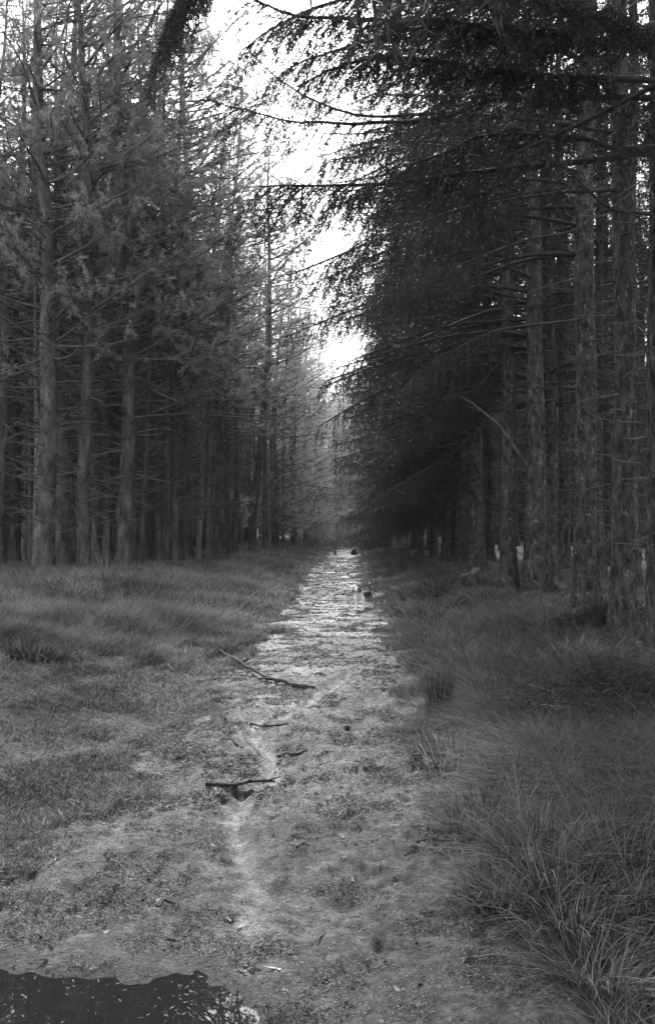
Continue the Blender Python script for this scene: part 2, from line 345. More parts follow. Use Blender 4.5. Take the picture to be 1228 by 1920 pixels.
def pine_tufts(W, F, pts, f0, tw, step, per=14, ndl=(.10, .015)):
    pts = np.asarray(pts); seg = np.linalg.norm(np.diff(pts, axis=0), axis=1); s = np.concatenate([[0], np.cumsum(seg)]); Lt = s[-1]
    tan = nrm(np.gradient(pts, axis=0)); q = f0 * Lt; Ps, Ds = [], []
    while q < Lt:
        t = q / Lt; p = np.array([np.interp(q, s, pts[:, i]) for i in range(3)]); d = np.array([np.interp(q, s, tan[:, i]) for i in range(3)])
        dd = d * .9 + RNG.normal(size=3) * .75; dd[2] += .1; dd /= np.linalg.norm(dd)
        L = tw * (.4 + .8 * (1 - t)) * random.uniform(.5, 1.2); m = max(3, int(L / .11))
        tp = p + dd * L * np.linspace(0, 1, m)[:, None] + np.array([0, 0, .15]) * (np.linspace(0, 1, m)[:, None] ** 2) * L + RNG.normal(size=(m, 3)) * .015; tp[0] = p
        tube(W, tp, np.linspace(.009, .003, m), 3, cap=False)
        tt = tp[1:]; Ps.append(np.repeat(tt, per, 0)); Ds.append(np.repeat(np.repeat(dd[None], len(tt), 0), per, 0))
        for _ in range(int(L / .22)):
            c = tp[random.randrange(1, m)]; e = dd * .6 + RNG.normal(size=3) * .6; e /= np.linalg.norm(e); l2 = random.uniform(.1, .3); mm = 3
            q2 = c + e * l2 * np.linspace(.2, 1, mm)[:, None]; Ps.append(np.repeat(q2, per, 0)); Ds.append(np.repeat(np.repeat(e[None], mm, 0), per, 0))
        q += step * random.uniform(.6, 1.4)
    if Ps:
        P = np.concatenate(Ps); D = np.concatenate(Ds); n = len(P); D = D * .5 + RNG.normal(size=(n, 3)) * .7; P = P + RNG.normal(size=(n, 3)) * .02
        tone = np.clip(.5 + .5 * (RNG.random(n) - .5) + .5 * (vn(P[:, 0] * 1.3 + P[:, 2], P[:, 1] * 1.3 + P[:, 2] * .7, 4) - .5), 0, 1)
        needles(F, P, D, ndl[0] * (.6 + .7 * RNG.random(n)), ndl[1], tone)

def make_pine(seed, h, r, edge, green0, L0=3.0, bias=-.35, needle='pine_needles', bark='pine_bark', dead=(1.0, 9, 140), bend=.2, den=1.0, per=12):
    random.seed(seed)
    G, axis, rr = trunk_geo(h, r, 12, .22, 4, bend, .05, seed)
    W, F = Geo(), Geo(); z = green0
    while z < h - .2:
        f = (z - green0) / (h - green0)
        for _ in range(3 if 9 < z < 12 else 2):
            if edge: a = bias + random.gauss(0, .9) if random.random() < .7 else random.random() * 6.283
            else: a = random.random() * 6.283
            toward = .5 + .5 * math.cos(a - bias) if edge else .5
            L = L0 * (.5 + .5 * toward) * (1 - .5 * f ** 2) * random.uniform(.6, 1.1)
            c = axis(z); u = np.array([math.cos(a), math.sin(a), 0.]); sd_ = np.array([-u[1], u[0], 0]); t = np.linspace(0, 1, 8)
            rise = random.uniform(-.1, .45); cur = random.uniform(-.1, .3)
            pts = c + u * (L * t)[:, None] + np.array([0, 0, 1.]) * (L * (rise * t + cur * t * t))[:, None] + sd_ * (np.sin(t * 4 + random.random() * 6) * .10 * L * t)[:, None]
            tube(W, pts, np.linspace(.035, .008, 8) * (L / 3 + .25), 5, .2)
            pine_tufts(W, F, pts, .35, .7, random.choice([.17, .22, .35]) / den, per)
        z += random.uniform(.25, .5)
    D = Geo(); dead_branches(D, axis, rr, dead[0], dead[1], dead[2], .25, 1.9, .020, None, .5)
    return dict(trunk=G.mesh('trunk', M[bark], True), branches=W.mesh('branches', M['dead_wood']), crown=F.mesh('crown', M[needle]), dead_branches=D.mesh('dead_branches', M['dead_wood']))

def plant_tree(kit, name, x, y, label, cat, group=None, rz=0, sc=1, tk=1, lean=(0, 0), dz=-.05):
    root = empty(name, (x, y, hz(x, y) + dz), label, cat, group, rz, sc)
    root.rotation_euler = (lean[0], lean[1], rz)
    for nm, me in kit.items():
        if me is None: continue
        c = link(nm, me, root)
        if nm == 'trunk': c.scale = (tk, tk, 1)
    return root

# ---------------------------------------------------------------- ground, path, puddle
def axis_grid(spec):
    out = []
    for a, b, st in spec: out.append(np.arange(a, b, st))
    return np.concatenate(out)
gx = axis_grid([(-900, -100, 100), (-100, -20, 8), (-20, -8, 1.0), (-8, -3.2, .2), (-3.2, -1.9, .06), (-1.9, .9, .022), (.9, 2.2, .05), (2.2, 8, .2), (8, 20, 1), (20, 100, 8), (100, 901, 100)])
gy = axis_grid([(-300, -20, 40), (-20, 2, 1), (2, 2.7, .1), (2.7, 6, .018), (6, 10, .035), (10, 20, .09), (20, 40, .3), (40, 80, 1), (80, 200, 5), (200, 1200, 100)])
X, Y = np.meshgrid(gx, gy); Z = H(X, Y)
Z = np.where(Y < 2, np.minimum(Z, Z), Z)
pm = path_m(X, Y)
near_ = ss(30, 8, Y)
ch = seg_dist(X, Y, CHAN)
silt = (np.exp(-((ch + .05 * (fbm(X * 14, Y * 14, 71, 2) - .5)) / .045) ** 2) * ss(.3, .6, fbm(X * 9, Y * 7, 70, 2)) + .6 * ss(.55, .75, fbm(X * 2.5, Y * .9, 52, 3)) * ss(5, 9, Y)) 
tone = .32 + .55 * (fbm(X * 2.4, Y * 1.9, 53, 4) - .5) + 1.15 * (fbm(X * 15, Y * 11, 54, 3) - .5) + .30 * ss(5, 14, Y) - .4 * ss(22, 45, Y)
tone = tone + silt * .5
wet = ss(.60, .72, fbm(X * 5, Y * 7, 57, 3)) * .45 + ss(.62, .74, fbm(X * 12, Y * 19, 58, 3)) * .3
for (a, b_, r) in PRINTS: wet = wet + .6 * np.exp(-(((X - a) / (r * 1.1)) ** 2 + ((Y - b_) / r) ** 2) * 2)
q = (np.abs((X + 1.0) / .80) ** 4 + np.abs((Y - 2.70) / .60) ** 4) ** .25; wet = wet + .32 * ss(1.5, .95, q)
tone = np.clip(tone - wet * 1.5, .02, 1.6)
wetness = (1 - .8 * ss(22, 45, Y)) * np.clip(np.exp(-(ch / .09) ** 2) + wet * .9 + .7 * ss(.5, .62, fbm(X * 2, Y * 1.1, 59, 3)) * ss(4, 9, Y), 0, 1)
nx, ny = len(gx), len(gy)
ii, jj = np.meshgrid(np.arange(nx - 1), np.arange(ny - 1)); k0 = (jj * nx + ii).ravel()
quads = np.stack([k0, k0 + 1, k0 + 1 + nx, k0 + nx], -1)
isp = ((pm[:-1, :-1] + pm[1:, 1:]).ravel() * .5 > 0) & ((gy[:-1][:, None] + 0 * gx[:-1][None]).ravel() > -20) & ((gy[:-1][:, None] + 0 * gx[:-1][None]).ravel() < 60)
V = np.stack([X, Y, Z], -1).reshape(-1, 3)
def sub(fs, name, material):
    u, inv = np.unique(fs.ravel(), return_inverse=True)
    G = Geo(); G.add(V[u], inv.reshape(-1, 4), None, tone.ravel()[u]); me = G.mesh(name, material, True)
    at_ = me.attributes.new('wet', 'FLOAT', 'POINT'); at_.data.foreach_set('value', wetness.ravel()[u].astype(np.float32)); return link(name, me)
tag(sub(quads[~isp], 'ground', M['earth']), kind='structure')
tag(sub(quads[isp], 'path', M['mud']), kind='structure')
# puddle
G = Geo(); a = np.linspace(0, 2 * np.pi, 60, endpoint=False)
G.add(np.vstack([[[-.98, 2.72, WATER]], np.stack([-.98 + .92 * np.cos(a), 2.72 + .92 * np.sin(a), np.full(60, WATER)], -1)]), None, np.stack([np.zeros(60, int), 1 + np.arange(60), 1 + (np.arange(60) + 1) % 60], -1))
tag(link('puddle', G.mesh('puddle', M['water'])), kind='structure')

# ---------------------------------------------------------------- grass and litter
def blades(G, x, y, h, w, segs, lean, tone, zoff=-.01, droop=.6):
    n = len(x); z = H(x, y) + zoff; a = RNG.random(n) * 2 * np.pi; a = vn(x * 2.5, y * 2.5, 33) * 12.5 + RNG.normal(size=n) * 1.6; d = np.stack([np.cos(a), np.sin(a), 0 * a], -1)
    b = RNG.random(n) * 2 * np.pi; s = np.stack([np.cos(b), np.sin(b), 0 * b], -1); ln = lean * (.3 + 1.2 * RNG.random(n)); rows = []
    kink = RNG.normal(size=(n, 3)) * (RNG.random((n, 1)) < .35) * (1 if segs > 2 else 0)
    for k in range(segs + 1):
        t = k / segs; p = np.stack([x, y, z], -1) + kink * (max(0, t - .45) * .7 * h[:, None]) + d * (h * (ln * t + droop * ln * t * t))[:, None]
        p[:, 2] += h * (t - droop * .55 * ln * t * t); wd = (w * (1 - t ** 1.6) * .5)[:, None]
        if k < segs: rows += [p - s * wd, p + s * wd]
        else: rows += [p]
    m = len(rows); v = np.stack(rows, 1).reshape(-1, 3); base = (np.arange(n) * m)[:, None]
    qs = [base + np.array([[2 * k, 2 * k + 1, 2 * k + 3, 2 * k + 2]]) for k in range(segs - 1)]
    t = base + np.array([[2 * segs - 2, 2 * segs - 1, 2 * segs]])
    G.add(v, np.concatenate(qs) if qs else None, t, np.repeat(tone, m))
def scatter(n, x0, x1, y0, y1):
    return RNG.uniform(x0, x1, n), RNG.uniform(y0, y1, n)
def grass_zone(G, n, x0, x1, y0, y1, hfun, w, segs, lean=.5, keep=None, droop=.6):
    x, y = scatter(n, x0, x1, y0, y1); pmv = path_m(x, y)
    k = (pmv < .02 * RNG.normal(size=n)) | (y > 47 + 4 * RNG.normal(size=n))
    # camera stands at the origin: only what lies within the view (with a wide margin) is needed
    k &= (np.abs(x + .02 * y) < y * .52 + 1.2)
    cl = fbm(x * 1.6, y * 1.6, 71, 3); k &= RNG.random(n) < ss(.22, .5, cl) * .9 + .1
    if keep is not None: k &= keep(x, y)
    x, y, pmv, cl = x[k], y[k], pmv[k], cl[k]
    h = hfun(x, y) * (.45 + .8 * RNG.random(len(x))) * (.6 + .8 * cl) * (1 - .75 * np.exp(np.minimum(pmv, 0) / .07))
    tn = np.clip(.36 + .75 * (RNG.random(len(x)) - .5) * (.4 + 1.2 * RNG.random(len(x))) + .6 * (fbm(x * .8, y * .8, 81, 3) - .5) + .6 * (fbm(x * 5, y * 4, 83, 2) - .5), .0, 1.3)
    if hfun is hr: tn = tn * .46  # shade of the right verge painted into the blade tone
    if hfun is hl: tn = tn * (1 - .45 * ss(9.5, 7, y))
    blades(G, x, y, h, w * (.6 + .8 * RNG.random(len(x))), segs, lean, tn, droop=droop)
def hl(x, y):      # left side: short turf near, long grass further up
    f = np.clip(ss(8, 13, y) * (.4 + .6 * ss(1.2, 2.6, -x)), 0, 1)
    h = .045 + .25 * f; return h * (1 - .35 * np.exp(-(seg_dist(x, y, RUT) / .2) ** 2)) * (1 - .35 * np.exp(-(seg_dist(x, y, RUT2) / .2) ** 2))
def hr(x, y): return .10 + .20 * ss(.6, 1.3, x) * ss(3.8, 2.2, x) * (1 - .3 * ss(6, 14, y))
def rk(x, y): return RNG.random(len(x)) < 1 - .9 * ss(2.2, 3.3, x)
G = Geo()
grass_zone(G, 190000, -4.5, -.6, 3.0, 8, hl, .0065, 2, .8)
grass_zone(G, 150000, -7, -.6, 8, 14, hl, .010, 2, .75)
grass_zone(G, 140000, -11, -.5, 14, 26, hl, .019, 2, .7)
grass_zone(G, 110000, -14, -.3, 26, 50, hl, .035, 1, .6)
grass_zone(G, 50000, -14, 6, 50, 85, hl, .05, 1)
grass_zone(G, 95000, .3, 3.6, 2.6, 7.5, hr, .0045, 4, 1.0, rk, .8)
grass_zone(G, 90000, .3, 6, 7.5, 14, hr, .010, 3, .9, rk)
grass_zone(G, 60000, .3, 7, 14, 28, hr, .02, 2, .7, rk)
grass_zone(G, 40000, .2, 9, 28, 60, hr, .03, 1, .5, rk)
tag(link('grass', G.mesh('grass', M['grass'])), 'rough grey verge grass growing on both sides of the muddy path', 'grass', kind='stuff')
# litter and short grass lying on the path and moss between
G = Geo()
def litter(n, x0, x1, y0, y1, L, W, up=.25, on=True):
    x, y = scatter(n, x0, x1, y0, y1); m = path_m(x, y)
    k = ((m > -.25) if on else (m < .1)) & (RNG.random(n) < .12 + .88 * ss(.48, .62, fbm(x * 4, y * 4, 87, 3)))
    z = H(x, y); k &= z > WATER + .004
    x, y, z = x[k], y[k], z[k]; n = len(x); a = RNG.random(n) * 6.283
    D = np.stack([np.cos(a), np.sin(a), up * (RNG.random(n))], -1)
    tn = np.clip(.40 + .8 * (RNG.random(n) - .5) + .5 * (fbm(x * 3, y * 3, 88, 3) - .5), 0, 1.2)
    needles(G, np.stack([x, y, z + .002], -1), D, L * (.4 + RNG.random(n)), W, tn)
litter(150000, -2.3, .9, 2.7, 5, .017, .0035, .7)
litter(110000, -2.0, .9, 5, 9, .026, .006, .6)
litter(60000, -2.0, .9, 9, 18, .05, .011, .4)
litter(25000, -2.0, .9, 18, 45, .09, .025, .4)
litter(60000, .5, 6, 4, 20, .07, .008, .4, False)
litter(60000, -6, -.8, 3, 14, .05, .006, .5, False)
_n = 260; _x, _y = scatter(_n, -1.75, -.3, 2.8, 3.35); _k = H(_x, _y) < WATER; _x, _y = _x[_k], _y[_k]; _a = RNG.random(len(_x)) * 6.283     # floating bits
needles(G, np.stack([_x, _y, 0 * _x + WATER + .002], -1), np.stack([np.cos(_a), np.sin(_a), .02 + 0 * _a], -1), .02 * (.4 + RNG.random(len(_x))), .004, .6)
litter(1400, -2.2, .9, 2.7, 8, .035, .018, .5)
litter(900, .9, 6, 4, 20, .25, .012, .5, False)
litter(50000, .5, 3.5, 2.6, 9, .10, .004, 1.0, False)
litter(30000, -4, -.8, 3, 9, .05, .005, .8, False)
tag(link('plant_litter', G.mesh('plant_litter', M['litter'])), 'short trampled grass and fallen needles scattered over the path', 'litter', kind='stuff')

# grass tussocks: each one a thing
def tussock(x, y, n, h, label, w=.006, spread=.16, lean=.9, tone0=.45, mt='grass', name='grass_tussock', cat='grass tussock', group='grass tussocks beside the path', segs=5, droop=.9):
    G = Geo(); a = RNG.random(n) * 6.283; r = spread * np.sqrt(RNG.random(n)); px, py = r * np.cos(a), r * np.sin(a)
    d = nrm(np.stack([px + RNG.normal(size=n) * .06, py + RNG.normal(size=n) * .06, 0 * a], -1)); s = np.cross(d, [0, 0, 1.]) + RNG.normal(size=(n, 3)) * .3; s = nrm(s)
    hh = h * (.55 + .6 * RNG.random(n)); ln = lean * (.35 + .9 * RNG.random(n)); rows = []
    z0 = H(px + x, py + y) - hz(x, y) - .02
    kink = RNG.normal(size=(n, 3)) * (RNG.random((n, 1)) < .3)
    for k in range(segs + 1):
        t = k / segs; p = np.stack([px, py, z0], -1) + kink * (np.maximum(0, t - .5) * .5 * hh[:, None]) + d * (hh * ln * (t * .5 + .6 * t * t))[:, None]; p[:, 2] += hh * (t - droop * .75 * ln * t * t * .7)
        wd = (w * (1 - t ** 1.8) * .5 * (.6 + .8 * np.ones(n)))[:, None]
        rows += [p - s * wd, p + s * wd] if k < segs else [p]
    m = len(rows); v = np.stack(rows, 1).reshape(-1, 3); base = (np.arange(n) * m)[:, None]
    G.add(v, np.concatenate([base + np.array([[2 * k, 2 * k + 1, 2 * k + 3, 2 * k + 2]]) for k in range(segs - 1)]), base + np.array([[2 * segs - 2, 2 * segs - 1, 2 * segs]]), np.repeat(np.clip(tone0 - .28 + .7 * (RNG.random(n) - .5), 0, 1.3), m))  # tussock tone lowered to paint in the right verge's shade
    o = link(name, G.mesh(name, M[mt])); o.location = (x, y, hz(x, y)); return tag(o, label, cat, group)
TS = [((1010, 1640), 520, .36, 'big arching grass tussock in the lower right, hanging over a dark hollow'),
      ((1130, 1620), 480, .38, 'long-bladed tussock at the lower right edge, beside the big arching one'),
      ((900, 1560), 300, .26, 'mid-sized tussock where the right path edge begins to curve away'),
      ((950, 1690), 420, .24, 'low tussock spilling its blades onto the right edge of the path'),
      ((1060, 1740), 420, .30, 'tussock just below the big arching one in the lower right'),
      ((1190, 1700), 420, .42, 'tall tussock at the right frame edge above the dark ditch'),
      ((1110, 1840), 260, .26, 'sparse tussock leaning into the dark ditch at the bottom right'),
      ((960, 1480), 260, .26, 'tussock on the right verge just behind the arching ones'),
      ((1080, 1500), 300, .30, 'tussock behind the dark hollow on the right verge'),
      ((1190, 1560), 300, .34, 'tussock at the right frame edge beside the hollow'),
      ((835, 1420), 180, .22, 'small tussock by the right path edge, nearer than the dark rushes'),
      ((1060, 1245), 240, .26, 'pale upright tussock below the spruce roots on the right bank')]
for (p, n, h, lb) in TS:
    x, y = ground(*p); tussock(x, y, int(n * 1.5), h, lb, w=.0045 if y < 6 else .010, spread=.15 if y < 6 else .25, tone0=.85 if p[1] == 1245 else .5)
x, y = ground(822, 1345); tussock(x, y, 170, .42, 'dark clump of upright rushes on the right verge', .006, .10, .22, .12, 'grass', 'rush_clump', 'rushes', None, 4, .3)
x, y = ground(640, 1030)
for (p, n, h, lb) in [((250, 1200), 160, .30, 'tussock in the left grass above the stick'), ((390, 1150), 150, .28, 'tussock in the middle of the left verge'), ((120, 1130), 160, .34, 'tussock in front of the thick pine trunks at far left'), ((500, 1080), 120, .3, 'dark tussock left of the path bend'), ((60, 1235), 150, .26, 'tussock at the left edge beside the old rut')]:
    x, y = ground(*p); tussock(x, y, n, h, lb, .014, .25, .6, .35)

# ---------------------------------------------------------------- trees
SP_EDGE = [make_spruce(101, 17, .17, True, 4.2, 4.2), make_spruce(102, 18, .18, True, 3.8, 4.4), make_spruce(103, 16, .16, True, 3.9, 4.2)]
SP_NEAR = [make_spruce(131, 17, .17, True, 4.8, 4.0, openn=True), make_spruce(132, 18, .18, True, 4.6, 4.2, openn=True)]
SP_FINE = make_spruce(141, 16, .16, True, 4.0, 4.2, dens=2.0, ndl=(.05, .0085))
SP_LOW = [make_spruce(111, 16, .15, True, 1.8, 3.6), make_spruce(112, 17, .16, True, 1.4, 3.7)]
SP_IN = [make_spruce(121, 18, .15, False, 9.0, 2.4, dead=(.8, 10, 200)), make_spruce(122, 17, .14, False, 8.0, 2.2, dead=(.8, 9, 200))]
PN_EDGE = [make_pine(201, 18, .17, True, 5.6, 3.1), make_pine(202, 17, .15, True, 5.0, 3.1), make_pine(203, 18, .16, True, 6.0, 3.1)]
PN_LOW = [make_pine(211, 15, .13, True, .9, 2.6, needle='larch_needles', dead=(.8, 5, 60), per=9), make_pine(212, 14, .12, True, .6, 2.4, needle='larch_needles', dead=(.8, 4, 60), per=9)]
PN_IN = [make_pine(221, 17, .13, False, 9.5, 1.9, dead=(1.5, 10, 100), den=.6), make_pine(222, 16, .12, False, 8.6, 1.8, den=.6, dead=(1.5, 9, 100), bark='pale_bark'), make_pine(223, 18, .15, False, 10, 2.0, dead=(1.5, 10, 100), den=.6)]

used = []
def free(x, y, d):
    for a, b_ in used:
        if (a - x) ** 2 + (b_ - y) ** 2 < d * d: return False
    used.append((x, y)); return True
GP, GS = 'pines of the left wood', 'spruces of the right wood'

# right hand spruces one can tell apart: (base px, base py, trunk width px, kit, label)
RH = {}
def base_at(px, py, row=None):
    x, y = ground(px, py); return x, y
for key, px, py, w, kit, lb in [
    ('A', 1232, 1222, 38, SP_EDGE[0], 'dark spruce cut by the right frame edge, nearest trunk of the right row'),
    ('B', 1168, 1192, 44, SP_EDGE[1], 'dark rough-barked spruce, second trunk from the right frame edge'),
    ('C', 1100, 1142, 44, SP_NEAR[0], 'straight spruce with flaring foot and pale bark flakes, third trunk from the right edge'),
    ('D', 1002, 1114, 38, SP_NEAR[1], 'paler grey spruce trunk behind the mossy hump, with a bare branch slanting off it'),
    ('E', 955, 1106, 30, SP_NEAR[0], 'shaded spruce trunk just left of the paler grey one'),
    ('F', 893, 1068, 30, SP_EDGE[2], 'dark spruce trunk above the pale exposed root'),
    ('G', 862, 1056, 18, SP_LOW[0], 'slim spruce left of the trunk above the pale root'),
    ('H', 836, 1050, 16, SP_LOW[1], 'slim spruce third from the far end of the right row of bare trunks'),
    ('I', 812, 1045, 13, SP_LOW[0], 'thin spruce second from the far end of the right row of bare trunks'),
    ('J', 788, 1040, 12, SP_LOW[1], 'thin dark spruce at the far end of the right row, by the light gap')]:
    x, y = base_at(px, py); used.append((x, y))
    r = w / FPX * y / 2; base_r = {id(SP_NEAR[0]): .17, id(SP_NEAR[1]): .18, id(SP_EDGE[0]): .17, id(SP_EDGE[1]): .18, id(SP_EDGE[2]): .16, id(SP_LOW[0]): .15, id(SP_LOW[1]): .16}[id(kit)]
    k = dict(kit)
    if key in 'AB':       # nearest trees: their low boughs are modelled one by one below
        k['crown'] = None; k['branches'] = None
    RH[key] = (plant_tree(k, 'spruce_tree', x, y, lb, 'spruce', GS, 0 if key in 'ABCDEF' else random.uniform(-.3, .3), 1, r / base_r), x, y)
# nearer spruce just out of frame on the right: carries the boughs that reach in overhead
rw = random.Random(5)
n_sp = 0
for y in np.arange(3.0, 46, 2.3):           # second and deeper rows
    for row in range(9):
        x = 5.6 + row * 2.3 + rw.uniform(-.6, .6); yy = y + rw.uniform(-.8, .8)
        if abs(x / yy) > .62 or yy < 5: continue
        if not free(x, yy, 1.3): continue
        kit = SP_IN[rw.randrange(2)]
        plant_tree(kit, 'spruce_tree', x, yy, 'bare-trunked spruce in the shade behind the front row on the right', 'spruce', 'spruces deep in the right wood', rw.uniform(0, 6.28), rw.uniform(.85, 1.15), rw.uniform(.8, 1.25)); n_sp += 1
for y in np.arange(46, 92, 3.0):
    for row in range(6):
        x = 3.9 + row * 2.8 + float(pc(y)) + .3 + rw.uniform(-.6, .6); yy = y + rw.uniform(-1, 1)
        if not free(x, yy, 1.4): continue
        plant_tree(SP_LOW[rw.randrange(2)] if row < 1 else SP_IN[rw.randrange(2)], 'spruce_tree', x, yy, 'distant spruce at the far end of the right wood', 'spruce', 'far spruces along the right side', rw.uniform(-.4, .4), rw.uniform(.85, 1.1), 1); n_sp += 1
# more of the front row, between the ones above
for i, (x, y, kit) in enumerate([(4.4, 19.5, SP_EDGE[1]), (4.6, 22.5, SP_EDGE[0]), (4.3, 29.0, SP_EDGE[2]), (4.2, 34.5, SP_LOW[0]), (4.1, 43.5, SP_LOW[1])]):
    used.append((x, y)); plant_tree(kit, 'spruce_tree', x, y, 'shaded spruce half hidden in the front row on the right', 'spruce', 'half hidden front row spruces', rw.uniform(-.3, .3), 1, .95)

for i, (x, y, kit) in enumerate([(4.7, 4.9, SP_FINE), (3.7, 2.6, SP_EDGE[0]), (3.4, -1.2, SP_EDGE[1]), (3.8, -4.5, SP_EDGE[2]), (6.2, 1.0, SP_IN[0]), (6.5, 4.6, SP_IN[1])]):  # unseen spruces, added to shade the foreground and right verge
    used.append((x, y)); plant_tree(kit, 'spruce_tree', x, y, 'spruce added to shade the foreground, standing outside the picture beside the camera', 'spruce', 'spruces beside the camera', rw.uniform(-.3, .3), 1, 1)
# left hand pines one can tell apart
LH = {}
for key, px, py, w, kit, lb, lean in [
    ('a', 84, 1066, 44, PN_EDGE[0], 'thickest dark pine trunk at far left of the left wood edge', 0),
    ('b', 118, 1060, 30, PN_EDGE[1], 'paler pine with a big forked limb rising right, beside the thickest trunk', 0),
    ('c', 157, 1064, 27, PN_EDGE[2], 'dark pine trunk right of the pale forked one', 0),
    ('d', 234, 1060, 32, PN_EDGE[0], 'stout straight pine standing forward alone in the left wood edge', 0),
    ('e', 327, 1050, 20, PN_EDGE[1], 'dark pine, left one of the close pair in the left wood edge', 0),
    ('f', 346, 1047, 14, PN_EDGE[2], 'thinner pine, right one of the close pair in the left wood edge', 0),
    ('g', 408, 1036, 20, PN_EDGE[1], 'dark pine with a kinked trunk just left of the young leafy sapling', .03),
    ('h', 428, 1034, 11, PN_IN[0], 'thin pine between the kinked trunk and the leafy sapling', 0),
    ('i', 472, 1024, 17, PN_EDGE[2], 'dark pine leaning right over the verge, just right of the leafy sapling', .07),
    ('j', 30, 1050, 20, PN_EDGE[1], 'pine near the left frame edge, left of the thickest trunk', 0),
    ('k', 272, 1046, 18, PN_IN[2], 'slim pine right of the stout straight one, a little further back', 0),
    ('l', 286, 1044, 13, PN_IN[0], 'very slim pine left of the close pair in the left wood edge', 0),
    ('m', 372, 1042, 10, PN_IN[1], 'pale thin pine stem right of the close pair', .05),
    ('n', 515, 1012, 13, PN_LOW[0], 'pine with pale feathery boughs where the left verge narrows', 0),
    ('o', 200, 1050, 16, PN_IN[1], 'pale slender pine between the dark trunk and the stout straight one', 0)]:
    x, y = ground(px, py + 14); y2 = y; used.append((x, y))
    r = w / FPX * y / 2 * .92; br = {'a': .17, 'b': .15, 'c': .16, 'd': .17, 'e': .15, 'f': .16, 'g': .15, 'h': .13, 'i': .16, 'j': .15, 'k': .15, 'l': .13, 'm': .12, 'n': .13, 'o': .12}[key]
    LH[key] = (plant_tree(kit, 'pine_tree', x, y, lb, 'pine', GP, 0 if key == 'b' else rw.uniform(-.4, .4), 1, r / br, (0, lean)), x, y)
    print('LEFT', key, round(x, 2), round(y, 2), 'r', round(r, 3))
for k_, v_ in RH.items(): print('RIGHT', k_, round(v_[1], 2), round(v_[2], 2))
for i, (px, py) in enumerate([(8, 1054), (58, 1052), (102, 1050), (139, 1052), (178, 1055), (214, 1050), (253, 1050), (300, 1046), (310, 1050), (358, 1040), (390, 1036), (442, 1030), (495, 1022), (505, 1018), (530, 1014), (548, 1010), (66, 1060), (188, 1046), (264, 1058)]):
    x, y = ground(px, py + 14); used.append((x, y))
    plant_tree(PN_IN[i % 3], 'pine_tree', x, y, 'slim bare-stemmed pine among the larger trunks along the left wood edge', 'pine', 'slim pines along the left wood edge', rw.uniform(0, 6.28), rw.uniform(.9, 1.1), rw.uniform(.55, .9), (rw.gauss(0, .02), rw.gauss(0, .02)))
n_pn = 0
for y in np.arange(12, 62, 1.8):
    for row in range(15):
        edge_x = -5.6 if y < 24 else -5.0
        x = edge_x - 1.0 - row * 1.45 + rw.uniform(-.8, .8); yy = y + rw.uniform(-.9, .9)
        if x < -.50 * yy - 2 or (yy < 24 and x > -.36 * yy): 
            if x < -.50 * yy - 2: continue
            if yy < 21: continue
        if yy < 22: continue
        if not free(x, yy, .85): continue
        if n_pn >= 265: continue
        plant_tree(PN_IN[rw.randrange(3)], 'pine_tree', x, yy, 'slender pine inside the left wood behind its front trunks', 'pine', 'pines deep in the left wood', rw.uniform(0, 6.28), rw.uniform(.85, 1.15), rw.uniform(.75, 1.3), (rw.gauss(0, .015), rw.gauss(0, .015))); n_pn += 1
for y in np.arange(46, 100, 3.2):
    for row in range(3):
        x = float(pc(y)) - 3.6 - row * 1.9 + rw.uniform(-.5, .5); yy = y + rw.uniform(-1, 1)
        if not free(x, yy, 1.2): continue
        plant_tree(PN_LOW[rw.randrange(2)], 'larch_tree', x, yy, 'pale feathery tree at the far end of the path', 'larch', 'pale trees at the far end of the path', rw.uniform(-.4, .4), rw.uniform(.85, 1.1), 1)
print('trees', n_sp, n_pn)

# far wood: reads as one mass
def far_wood(name, label, spots, needle, seed):
    g = np.random.default_rng(seed); Gt = Geo()
    for (x, y) in spots:
        z0 = hz(x, y); h = g.uniform(14, 18); r = g.uniform(.12, .2); pts = np.array([[x, y, z0 - .3], [x + g.normal() * .1, y, z0 + h * .5], [x + g.normal() * .2, y, z0 + h]])
        tube(Gt, pts, [r, r * .7, .03], 6)
        n = 2200; t = g.random(n) ** .8; zz = z0 + h * t; rad = 2.2 * (1 - t * .8) * np.sqrt(g.random(n)); a = g.random(n) * 6.283
        P = np.stack([x + rad * np.cos(a), y + rad * np.sin(a), zz], -1); D = np.stack([np.cos(a), np.sin(a), g.normal(size=n) * .5], -1) + g.normal(size=(n, 3)) * .5
        needles(Gt, P, D, .45 * (.5 + g.random(n)), .10, np.clip(g.normal(size=n) * .2 + .5, 0, 1))
    return tag(link(name, Gt.mesh(name, M[needle])), label, 'wood', kind='stuff')
sp = [(rw.uniform(-48, -8), rw.uniform(64, 112)) for _ in range(150)]
far_wood('distant_wood', 'dim mass of far trees filling the gaps between the left trunks', sp, 'larch_needles', 3)
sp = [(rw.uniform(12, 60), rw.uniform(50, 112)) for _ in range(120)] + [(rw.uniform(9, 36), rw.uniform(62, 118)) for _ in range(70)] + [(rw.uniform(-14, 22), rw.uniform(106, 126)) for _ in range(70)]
far_wood('distant_wood', 'dim mass of far trees behind the right trunks and beyond the path', sp, 'spruce_needles', 4)

